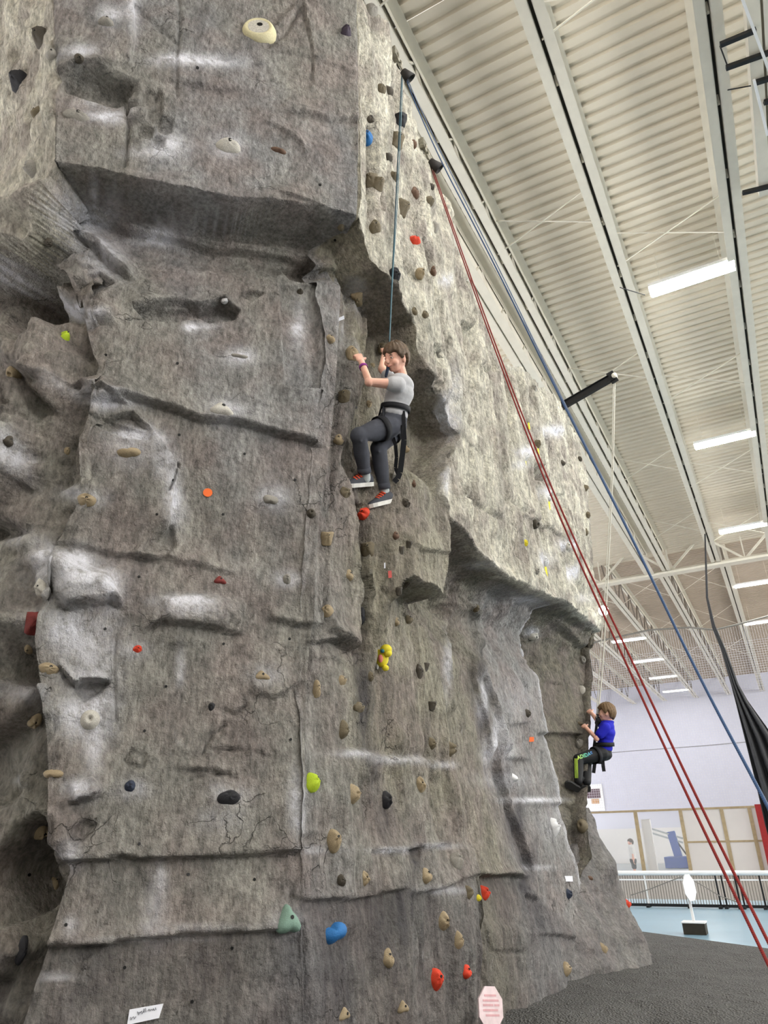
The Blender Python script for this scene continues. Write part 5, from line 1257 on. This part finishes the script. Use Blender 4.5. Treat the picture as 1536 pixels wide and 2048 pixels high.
def boy_grey():
    scn = Vp(790, 700, 5.7); left = (Vp(700, 705, 5.7) - scn).normalized(); cam_d = (Vector(EYE) - scn).normalized(); Z = Vector((0, 0, 1))
    e = empty('person', tuple(Vp(785, 838, 5.64))); tag(e, 'boy in grey T-shirt and dark joggers climbing with a harness', 'person')
    M_SH = mat_plain('grey_jersey', srgb(178, 178, 180), 0.85, 0, 0.14, 9, bump=.8); M_PT = mat_plain('charcoal_fleece', srgb(70, 72, 80), 0.9, 0, 0.14, 12, bump=.3)
    M_SOCK = mat_plain('grey_sock', srgb(176, 182, 182), 0.9, 0, .15, 40); M_SHOE = mat_plain('charcoal_shoe', srgb(58, 60, 68), 0.7); M_SOLE = mat_plain('white_sole', srgb(214, 212, 206), 0.6); M_LACE = mat_plain('orange_lace', srgb(226, 84, 48), 0.7)
    # joints
    hd = Vp(792, 714, 5.70); nk = Vp(803, 750, 5.70); ch = Vp(801, 778, 5.66); wa = Vp(792, 812, 5.64); pv = Vp(786, 842, 5.62)
    sn = Vp(796, 769, 5.53); en = Vp(738, 764, 5.45); wn = Vp(723, 724, 5.62); hn = Vp(711, 700, 5.72)
    sf = Vp(786, 766, 5.82); ef = Vp(764, 738, 6.0); wf_ = Vp(770, 705, 6.25); hf = Vp(767, 692, 6.36)
    hpn = Vp(779, 852, 5.55); kn = Vp(718, 872, 5.36); an = Vp(729, 945, 5.44)
    hpf = Vp(790, 852, 5.70); kf = Vp(757, 897, 5.56); af = Vp(768, 978, 5.56)
    face, side, zz = frame3(left * 0.72 + cam_d * 0.66, Vector(AX @ np.array([0.04, 1.0, 0.0])))
    b = MB(); head(b, hd, face, side, zz)
    limb(b, [hd - zz * .06 - face * .015, nk, ch], [.046, .046, .05])
    bf, bs, bz = frame3(left * .8 - cam_d * .35, (nk - pv))
    Mt = Matrix((bf, bs, bz)).transposed()
    for c, r in ((ch, (.090, .135, .10)), ((ch + wa) / 2, (.085, .120, .10)), (wa, (.080, .112, .09)), (pv, (.092, .125, .09))): b.ball(c, r, 16, 12, Mt)
    limb(b, [sn, en, wn], [.046, .036, .025]); limb(b, [sf, ef, wf_], [.046, .034, .025])
    limb(b, [hpn, kn, an], [.075, .050, .034]); limb(b, [hpf, kf, af], [.075, .050, .034])
    limb(b, [an, an + (an - kn).normalized() * .06], [.034, .026]); limb(b, [af, af + (af - kf).normalized() * .05], [.034, .026])
    hand(b, wn, hn, (Vp(700, 703, 5.86) - hn), 1.0); hand(b, wf_, hf, (Vp(764, 697, 6.6) - hf), 0.95)
    remeshed(b, 'body', M_SKIN, e, .0055, 2)
    face_parts(e, hd, face, side, zz, 1.0, M_EYE, M_BROW, M_LIP)
    h = link('hair', hair(hd, face, side, zz, 1.0, 0.4), M_HAIR, e, True)
    # T-shirt
    t = MB()
    for c, r in ((ch + bz * .035, (.098, .145, .085)), (ch - bz * .03, (.104, .140, .10)), ((ch + wa) / 2, (.102, .132, .10)), (wa, (.098, .126, .09)), (wa * .45 + pv * .55, (.104, .134, .075))): t.ball(c, r, 18, 12, Mt)
    t.ball(nk - bz * .02, (.066, .075, .03), 14, 8, Mt)
    limb(t, [sn, sn + (en - sn) * .22], [.062, .060]); limb(t, [sf, sf + (ef - sf) * .5], [.060, .056])
    remeshed(t, 'shirt', M_SH, e, .008, 5)
    # joggers
    p = MB()
    for c, r in ((pv + bz * .02, (.108, .136, .07)), (pv - bz * .03, (.108, .136, .085))): p.ball(c, r, 16, 12, Mt)
    limb(p, [hpn, hpn * .5 + kn * .5, kn, kn * .5 + an * .5, an - (an - kn) * .05], [.096, .084, .070, .062, .046])
    limb(p, [hpf, hpf * .5 + kf * .5, kf, kf * .5 + af * .5, af - (af - kf) * .05], [.096, .084, .068, .060, .046])
    for kk, hh in ((kn, hpn), (kf, hpf)):
        for q in range(4):
            a = kk + (hh - kk) * (.15 + .14 * q) + cam_d * .07; limb(p, [a + Z * .05, a + left * .02 - Z * .05], [.009, .007], 6)
    remeshed(p, 'joggers', M_PT, e, .009, 4)
    for kk, aa in ((kn, an), (kf, af)): belt('cuff', aa - (aa - kk) * .07, aa - kk, .046, .046, cam_d, .045, M_PT, e, 20, .006)
    s1 = MB(); limb(s1, [an - (an - kn) * .04, an + (an - kn).normalized() * .05], [.042, .042]); remeshed(s1, 'sock', M_SOCK, e, .008, 2)
    s2 = MB(); limb(s2, [af - (af - kf) * .04, af + (af - kf).normalized() * .05], [.042, .042]); remeshed(s2, 'sock', M_SOCK, e, .008, 2)
    shoe(Vp(744, 968, 5.50), Vp(688, 972, 5.36), (kn - an) + left * .05, e, M_SHOE, M_SOLE, M_LACE, 1.05)
    shoe(Vp(788, 1002, 5.58), Vp(738, 1014, 5.44), (kf - af) + cam_d * -.05, e, M_SHOE, M_SOLE, M_LACE, 1.05)
    belt('wristband', wn + (en - wn) * .26, en - wn, .029, .029, cam_d, .022, mat_plain('purple_band', srgb(134, 44, 132), 0.5), e, 18, .004)
    # harness
    hs = belt('harness_belt', wa * .82 + pv * .18, bz, .129, .104, bs, .040, M_STRAP, e, 30, .010)
    belt('harness_leg_loop', hpn * .72 + kn * .28, kn - hpn, .094, .094, cam_d, .05, M_STRAP, e, 24, .008)
    belt('harness_leg_loop', hpf * .72 + kf * .28, kf - hpf, .094, .094, cam_d, .05, M_STRAP, e, 24, .008)
    fr0 = wa + bf * .115
    strap('tie_in_loop', [fr0, fr0 - bz * .10 + bf * .02, hpn * .6 + hpf * .4 + bf * .06 - bz * .06], .03, M_STRAP, e)
    strap('riser_strap', [Vp(768, 815, 5.52), Vp(766, 838, 5.47), Vp(768, 865, 5.46)], .035, M_STRAP, e)
    strap('riser_strap', [Vp(806, 822, 5.55), Vp(808, 846, 5.52), Vp(806, 868, 5.52)], .03, M_STRAP, e)
    strap('hanging_strap', [Vp(u, v, 5.52) for u, v in ((806, 850), (808, 880), (804, 915), (800, 945), (795, 957), (788, 964))], .042, M_STRAP, e, .006, tuple(cam_d))
    strap('hanging_strap', [Vp(u, v, 5.56) for u, v in ((785, 872), (791, 890), (793, 915), (791, 935), (796, 950))], .028, M_STRAP, e, .006, tuple(cam_d))
    kn_ = MB(); limb(kn_, [Vp(774, 745, 5.62), Vp(776, 735, 5.64), Vp(772, 752, 5.60)], [.012, .013, .011], 8)
    kn_.build('tie_in_knot', mat_plain('navy_rope', srgb(30, 44, 66), 0.8), e, True)
boy_grey()

def boy_blue():
    R0 = any_hit(1162, 1448)[2] - 0.26
    scn = Vp(1205, 1470, R0); left = (Vp(1150, 1470, R0) - scn).normalized(); cam_d = (Vector(EYE) - scn).normalized(); Z = Vector((0, 0, 1))
    e = empty('person', tuple(Vp(1205, 1503, R0))); tag(e, 'boy in bright blue T-shirt and black track trousers on the far wall end', 'person')
    M_SH = mat_plain('blue_jersey', srgb(22, 26, 176), 0.8, 0, 0.08, 14, bump=.2); M_PT = mat_plain('black_tricot', srgb(16, 17, 20), 0.7, 0, 0.2, 12); M_SHOE = mat_plain('black_shoe', srgb(44, 44, 44), 0.6); M_HAIR2 = mat_plain('light_brown_hair', srgb(112, 88, 60), 0.6, 0, .35, 50)
    k = 1.02
    hd = Vp(1213, 1425, R0); nk = Vp(1218, 1441, R0); ch = Vp(1214, 1460, R0); wa = Vp(1211, 1484, R0); pv = Vp(1206, 1503, R0)
    sn = Vp(1211, 1455, R0 - .13); en = Vp(1193, 1477, R0 - .16); wn = Vp(1172, 1455, R0 - .02); hn = Vp(1161, 1446, R0 + .12)
    sf = Vp(1207, 1452, R0 + .13); ef = Vp(1193, 1438, R0 + .22); wf_ = Vp(1183, 1426, R0 + .32); hf = Vp(1176, 1420, R0 + .4)
    an_r = any_hit(1155, 1562)[2] - .14; kn_r = min(R0 - .12, any_hit(1157, 1519)[2] - .16)
    hpn = Vp(1203, 1507, R0 - .08); kn = Vp(1157, 1519, min(R0 - .12, any_hit(1157, 1519)[2] - .16)); an = Vp(1157, 1562, any_hit(1155, 1562)[2] - .14)
    hpf = Vp(1205, 1507, R0 + .08); kf = Vp(1173, 1522, R0 + .02); af = Vp(1174, 1564, an_r + .06)
    face, side, zz = frame3(left * 0.97 - cam_d * 0.10 + Z * 0.05, Z)
    b = MB(); head(b, hd, face, side, zz, k)
    limb(b, [hd - zz * .06 - face * .015, nk, ch], [.048, .048, .05])
    bf, bs, bz = frame3(left, nk - pv); Mt = Matrix((bf, bs, bz)).transposed()
    for c, r in ((ch, (.092, .140, .10)), ((ch + wa) / 2, (.088, .125, .10)), (wa, (.084, .115, .09)), (pv, (.10, .13, .09))): b.ball(c, r, 16, 12, Mt)
    limb(b, [sn, en, wn], [.048, .038, .026]); limb(b, [sf, ef, wf_], [.048, .036, .026])
    limb(b, [hpn, kn, an], [.078, .052, .036]); limb(b, [hpf, kf, af], [.078, .052, .036])
    hand(b, wn, hn, Vp(1155, 1449, R0 + .4) - hn, 1.05); hand(b, wf_, hf, Vp(1170, 1422, R0 + .7) - hf, 1.05)
    remeshed(b, 'body', M_SKIN, e, .007, 2)
    face_parts(e, hd, face, side, zz, k, M_EYE, M_BROW, M_LIP)
    link('hair', hair(hd, face, side, zz, k * 1.06, 2.0), M_HAIR2, e, True)
    t = MB()
    for c, r in ((ch + bz * .04, (.10, .150, .09)), (ch - bz * .03, (.106, .145, .10)), ((ch + wa) / 2, (.104, .135, .10)), (wa, (.102, .130, .09)), (wa * .4 + pv * .6, (.112, .140, .08))): t.ball(c, r, 18, 12, Mt)
    limb(t, [sn, sn + (en - sn) * .62], [.066, .062]); limb(t, [sf, sf + (ef - sf) * .55], [.064, .060]); t.ball(nk - bz * .02, (.068, .078, .03), 14, 8, Mt)
    remeshed(t, 'shirt', M_SH, e, .010, 4)
    p = MB()
    for c, r in ((pv + bz * .01, (.115, .14, .07)), (pv - bz * .04, (.115, .14, .08))): p.ball(c, r, 16, 12, Mt)
    limb(p, [hpn, hpn * .5 + kn * .5, kn, kn * .5 + an * .5, an], [.10, .085, .072, .062, .052]); limb(p, [hpf, hpf * .5 + kf * .5, kf, kf * .5 + af * .5, af], [.10, .085, .072, .062, .052])
    remeshed(p, 'trousers', M_PT, e, .010, 3)
    shoe(Vp(1159, 1580, an_r - .02), Vp(1131, 1566, any_hit(1131, 1566)[2] - .10), kn - an + left * .2, e, M_SHOE, M_SHOE, None, 1.1)
    shoe(Vp(1181, 1577, an_r + .06), Vp(1160, 1578, an_r + .04), kf - af, e, M_SHOE, M_SHOE, None, 1.1)
    belt('harness_belt', wa * .75 + pv * .25, bz, .138, .112, bs, .05, M_STRAP, e, 30, .010)
    belt('harness_leg_loop', hpn * .75 + kn * .25, kn - hpn, .10, .10, cam_d, .05, M_STRAP, e, 24, .008)
    for pts in (((1191, 1516), (1189, 1530), (1187, 1546)), ((1199, 1516), (1200, 1528)), ((1205, 1514), (1206, 1530), (1208, 1543))):
        strap('hanging_strap', [Vp(u, v, R0 - .1) for u, v in pts], .045, M_STRAP, e, .006, tuple(cam_d))
    strap('chest_strap', [Vp(u, v, R0 - .02) for u, v in ((1195, 1428), (1194, 1442), (1192, 1460), (1190, 1478), (1187, 1500))], .035, M_STRAP, e, .01, tuple(cam_d))
    kk = MB(); limb(kk, [Vp(1195, 1436, R0), Vp(1197, 1442, R0), Vp(1194, 1446, R0)], [.03, .035, .03], 8); kk.build('tie_in_knot', M_STRAP, e, True)
    # printed lettering along the near thigh, lime fading to blue
    mt = bpy.data.materials.new('print_fade'); mt.use_nodes = True; nt = mt.node_tree; bb = nt.nodes['Principled BSDF']
    tc = nt.nodes.new('ShaderNodeTexCoord'); sp = nt.nodes.new('ShaderNodeSeparateXYZ'); cr = nt.nodes.new('ShaderNodeValToRGB'); nt.links.new(tc.outputs['Generated'], sp.inputs[0]); nt.links.new(sp.outputs[0], cr.inputs[0]); nt.links.new(cr.outputs[0], bb.inputs['Base Color'])
    cr.color_ramp.elements[0].color = (*srgb(196, 220, 60), 1); cr.color_ramp.elements[1].color = (*srgb(40, 110, 190), 1); m2 = cr.color_ramp.elements.new(.5); m2.color = (*srgb(90, 190, 150), 1)
    fc = bpy.data.curves.new('thigh_lettering', 'FONT'); fc.body = 'ADIDAS'; fc.size = 0.064; fc.extrude = 0.002; fc.offset = 0.002; fc.space_character = 1.08; fc.materials.append(mt)
    o = bpy.data.objects.new('thigh_lettering', fc); COL.objects.link(o)
    a = Vp(1156, 1519, kn_r - .09); bpt = Vp(1196, 1506, R0 - .205); xx = (bpt - a).normalized(); nz_ = (cam_d - xx * cam_d.dot(xx)).normalized(); yy = nz_.cross(xx)
    o.matrix_world = Matrix(((xx.x, yy.x, nz_.x, a.x), (xx.y, yy.y, nz_.y, a.y), (xx.z, yy.z, nz_.z, a.z), (0, 0, 0, 1)))
    bpy.context.view_layer.update(); me_ = bpy.data.meshes.new_from_object(o); mw_ = o.matrix_world.copy(); bpy.data.objects.remove(o); o = link('thigh_lettering', me_); o.matrix_world = mw_; o.parent = e; o.matrix_parent_inverse = Matrix.Translation(-e.location); o['label'] = 'lime to blue lettering on the trouser thigh'
    M_LIME = mat_plain('lime_stripe', srgb(178, 206, 70), 0.6)
    for du in (-4.4, -1.9, 0.6):
        MB().tube([Vp(1154 + du, 1517, kn_r - .085), Vp(1154.5 + du, 1535, kn_r * .6 + an_r * .4 - .085), Vp(1155 + du, 1556, an_r - .08)], .0042, 6).build('side_stripe', M_LIME, e, True)
boy_blue()

# figure standing behind the glass
def far_child():
    Y = 31.2; b0 = Vector(on_y(1272, 1748, Y)); x0 = b0.x; H = 1.30; hz = float(on_y(1270, 1684, Y)[2])
    base = Vector((x0, Y, hz - 1.18)); Z = Vector((0, 0, 1)); X = Vector((1, 0, 0))
    e = empty('person', tuple(base)); tag(e, 'small person in white shirt and dark shorts standing behind the glass', 'person')
    M_W = mat_plain('white_shirt', srgb(216, 216, 214), 0.8); M_D = mat_plain('dark_shorts', srgb(40, 40, 46), 0.8)
    hd = Vector((x0 - .03, Y, hz)); f, s, z = frame3(Vector((-1, -.3, 0)), Z)
    b = MB(); head(b, hd, f, s, z, 1.0); limb(b, [hd - Z * .06, hd - Z * .16], [.045, .05])
    top = hd - Z * .2
    limb(b, [top, top - Z * .35], [.09, .09]); 
    for t in (-1, 1):
        limb(b, [top + s * .14 * t, top + s * .17 * t - Z * .25, top + s * .16 * t - Z * .45], [.045, .035, .028]); hand(b, top + s * .16 * t - Z * .45, top + s * .16 * t - Z * .55, -f, 1.0)
        limb(b, [top + s * .07 * t - Z * .38, top + s * .08 * t - Z * .68, top + s * .08 * t - Z * .95], [.075, .05, .036]); limb(b, [top + s * .08 * t - Z * .95, top + s * .08 * t - Z * .97 + f * .12], [.035, .03])
    remeshed(b, 'body', M_SKIN, e, .010, 2)
    sh = MB(); limb(sh, [top, top - Z * .20, top - Z * .40], [.13, .125, .12]); 
    for t in (-1, 1): limb(sh, [top + s * .13 * t, top + s * .165 * t - Z * .17], [.06, .055])
    remeshed(sh, 'shirt', M_W, e, .014, 3)
    so = MB(); limb(so, [top - Z * .42, top - Z * .46], [.13, .13])
    for t in (-1, 1): limb(so, [top + s * .07 * t - Z * .45, top + s * .08 * t - Z * .66], [.095, .085])
    remeshed(so, 'shorts', M_D, e, .014, 3)
    link('hair', hair(hd, f, s, z, 1.03, 1.0), M_BROW, e, True)
far_child()
# ================================================================ ropes, anchors, outrigger
def rope_mat(name, a, b, sc=60):
    mt = mat_plain(name, srgb(*a), 0.8); nt = mt.node_tree; bs = nt.nodes['Principled BSDF']
    wv = nt.nodes.new('ShaderNodeTexWave'); wv.inputs['Scale'].default_value = sc; wv.bands_direction = 'DIAGONAL'; tc = nt.nodes.new('ShaderNodeTexCoord'); nt.links.new(tc.outputs['Object'], wv.inputs['Vector'])
    mx = nt.nodes.new('ShaderNodeMix'); mx.data_type = 'RGBA'; nt.links.new(wv.outputs['Fac'], mx.inputs[0]); mx.inputs[6].default_value = (*srgb(*a), 1); mx.inputs[7].default_value = (*srgb(*b), 1); nt.links.new(mx.outputs[2], bs.inputs['Base Color'])
    return mt
M_RBLUE = rope_mat('blue_rope', (32, 56, 92), (66, 94, 132)); M_RRED = rope_mat('red_rope', (150, 36, 28), (86, 20, 22)); M_RTEAL = rope_mat('teal_rope', (44, 92, 104), (24, 40, 60)); M_RWHITE = rope_mat('pale_rope', (206, 202, 190), (170, 168, 158))
def rope(pts, r0, r1, rad, name, mat, label, n=60, down=False):
    a = np.array(pts, float); d = np.r_[0, np.cumsum(np.hypot(*np.diff(a, axis=0).T))]; t = np.linspace(0, d[-1], n)
    u = np.interp(t, d, a[:, 0]); v = np.interp(t, d, a[:, 1])
    k = np.ones(9) / 9
    us = np.convolve(np.pad(u, 4, mode='edge'), k, 'valid'); vs = np.convolve(np.pad(v, 4, mode='edge'), k, 'valid')
    us[0], vs[0], us[-1], vs[-1] = u[0], v[0], u[-1], v[-1]
    inv = 1 / r0 + (1 / r1 - 1 / r0) * t / d[-1]
    P = [at_range(x, y, 1 / q) for x, y, q in zip(us, vs, inv)]
    if down:                                     # on to the belayer's rope pile on the ground
        d_ = P[-1] - P[-3]; P.append(P[-1] + d_ * ((0.03 - P[-1][2]) / d_[2]))
    o = MB().tube(P, rad, 8).build(name, mat, None, True)
    return tag(o, label, 'rope')
rope([(806, 142), (850, 262), (984, 518), (1125, 806), (1250, 1048), (1405, 1368), (1536, 1614), (1580, 1700)], 8.75, 2.75, 0.0055, 'climbing_rope', M_RBLUE, 'long blue rope running from the upper anchor down past the lights', down=True)
rope([(808, 142), (862, 268), (990, 520), (1128, 806), (1252, 1048), (1406, 1368), (1538, 1614), (1582, 1700)], 8.75, 2.80, 0.0045, 'climbing_rope', rope_mat('grey_blue_rope', (120, 134, 158), (84, 98, 124)), 'thin grey-blue rope strand lying beside the blue rope', down=True)
rope([(861, 332), (950, 590), (1050, 862), (1140, 1085), (1240, 1300), (1369, 1580), (1514, 1882), (1560, 1978)], 8.85, 2.9, 0.0058, 'climbing_rope', M_RRED, 'lower red rope strand slanting across the hall', down=True)
rope([(863, 330), (954, 590), (1056, 862), (1150, 1085), (1254, 1300), (1386, 1580), (1536, 1884), (1584, 1978)], 8.85, 2.9, 0.0058, 'climbing_rope', M_RRED, 'upper red rope strand slanting across the hall', down=True)
rope([(804, 142), (799, 250), (791, 420), (784, 560), (779, 682), (776, 742)], 8.7, 5.64, 0.006, 'climbing_rope', M_RTEAL, 'teal rope dropping straight to the grey-shirted boy')
rope([(806, 142), (802, 250), (794, 420), (785, 560), (779, 690)], 8.72, 5.72, 0.004, 'climbing_rope', rope_mat('pale_teal_rope', (130, 160, 168), (60, 90, 104)), 'pale second strand beside the teal rope above the grey-shirted boy')
# outrigger at the far end of the wall
BA = Vector(on_x(1128, 810, -2.12)); BB = Vector(on_x(1229, 752, -1.2))
og = empty('outrigger_beam', tuple(BA)); tag(og, 'black steel outrigger beam sticking out from the far wall top', 'beam')
dirb = (BB - BA).normalized()
MB().bar(BA - dirb * .3, BB, 0.012, 0.13).bar(BA - dirb * .3 + Vector((0, 0, -.065)), BB + Vector((0, 0, -.065)), 0.07, 0.012).bar(BA - dirb * .3 + Vector((0, 0, .065)), BB - dirb * .1 + Vector((0, 0, .065)), 0.07, 0.012).build('channel', M_BLACK, og)
MB().bar(BB - dirb * .1, BB + dirb * .02, 0.02, 0.24).build('end_plate', M_BLACK, og)
MB().tube([BB + Vector((0, -.04, .0)), BB + Vector((0, .04, 0))], 0.045, 14).build('pulley', M_STEEL, og, True)
BLUE_R = any_hit(1162, 1448)[2] - 0.26
rB = (BB - Vector(EYE)).length
rope([(1230, 752), (1226, 950), (1214, 1190), (1206, 1330), (1196, 1430)], rB, BLUE_R, 0.010, 'climbing_rope', M_RWHITE, 'pale rope hanging from the black outrigger to the boy in blue')
rope([(1227, 752), (1223, 950), (1210, 1190), (1199, 1330), (1193, 1436)], rB, BLUE_R - .03, 0.007, 'climbing_rope', M_RWHITE, 'thinner pale strand beside the rope of the boy in blue')
ball = MB().ball(at_range(1207, 1221, 11.2), 0.075, 20, 14).build('rope_ball', mat_plain('white_ball', (0.95, 0.95, 0.95), .4, emit=1.6), None, True); tag(ball, 'bright white ball lamp beside the red ropes', 'lamp')
# anchors: chain, clip and black rubber sleeve
M_SLEEVE = mat_plain('black_rubber', srgb(40, 36, 34), 0.7); M_CHAIN = mat_plain('zinc_chain', srgb(150, 146, 134), 0.4, 0.7, .3, 40)
def anchor(u0, v0, u1, v1, us, vs, label, r):
    e = empty('rope_anchor', tuple(at_range(u0, v0, r))); tag(e, label, 'rope anchor', 'anchors at the wall top')
    A = Vector(at_range(u0, v0, r)); B = Vector(at_range(u1, v1, r - .1))
    n = 4
    for i in range(n):
        c = A.lerp(B, (i + .5) / n); ln = (B - A).length / n * .72; d = (B - A).normalized(); s = d.cross(Vector((0, 1, 0.2))).normalized()
        if i % 2: s = d.cross(s)
        pts = [c + d * (ln * math.cos(a)) + s * (ln * .55 * math.sin(a)) for a in np.linspace(0, 2 * math.pi, 15)]
        MB().tube(pts, 0.010, 6, False).build('chain_link', M_CHAIN, e, True)
    MB().box(A.x - .05, A.x + .01, A.y - .05, A.y + .05, A.z - .05, A.z + .07).build('bracket', M_CHAIN, e)
    S0 = Vector(at_range(u1 + 2, v1 + 4, r - .12)); S1 = Vector(at_range(us, vs, r - .16)); d = (S1 - S0).normalized(); x = d.orthogonal().normalized(); y = d.cross(x)
    L = (S1 - S0).length; vsn = []; k = 20
    for t, rr in ((0, .040), (.5, .056), (1, .072), (1, .064), (.1, .034)):
        for i in range(k): a = 2 * math.pi * i / k; vsn.append(S0 + d * (L * t) + x * (rr * math.cos(a)) + y * (rr * .8 * math.sin(a)))
    fs = [(j * k + i, j * k + (i + 1) % k, (j + 1) * k + (i + 1) % k, (j + 1) * k + i) for j in range(4) for i in range(k)] + [tuple(4 * k + i for i in range(k)), tuple(reversed(range(k)))]
    MB().add(vsn, fs).build('rubber_sleeve', M_SLEEVE, e, True)
anchor(793, 108, 804, 138, 821, 158, 'black rubber sleeve and chain anchor of the blue rope', 8.80)
anchor(849, 290, 858, 318, 880, 338, 'black rubber sleeve and chain anchor of the red ropes', 8.95)
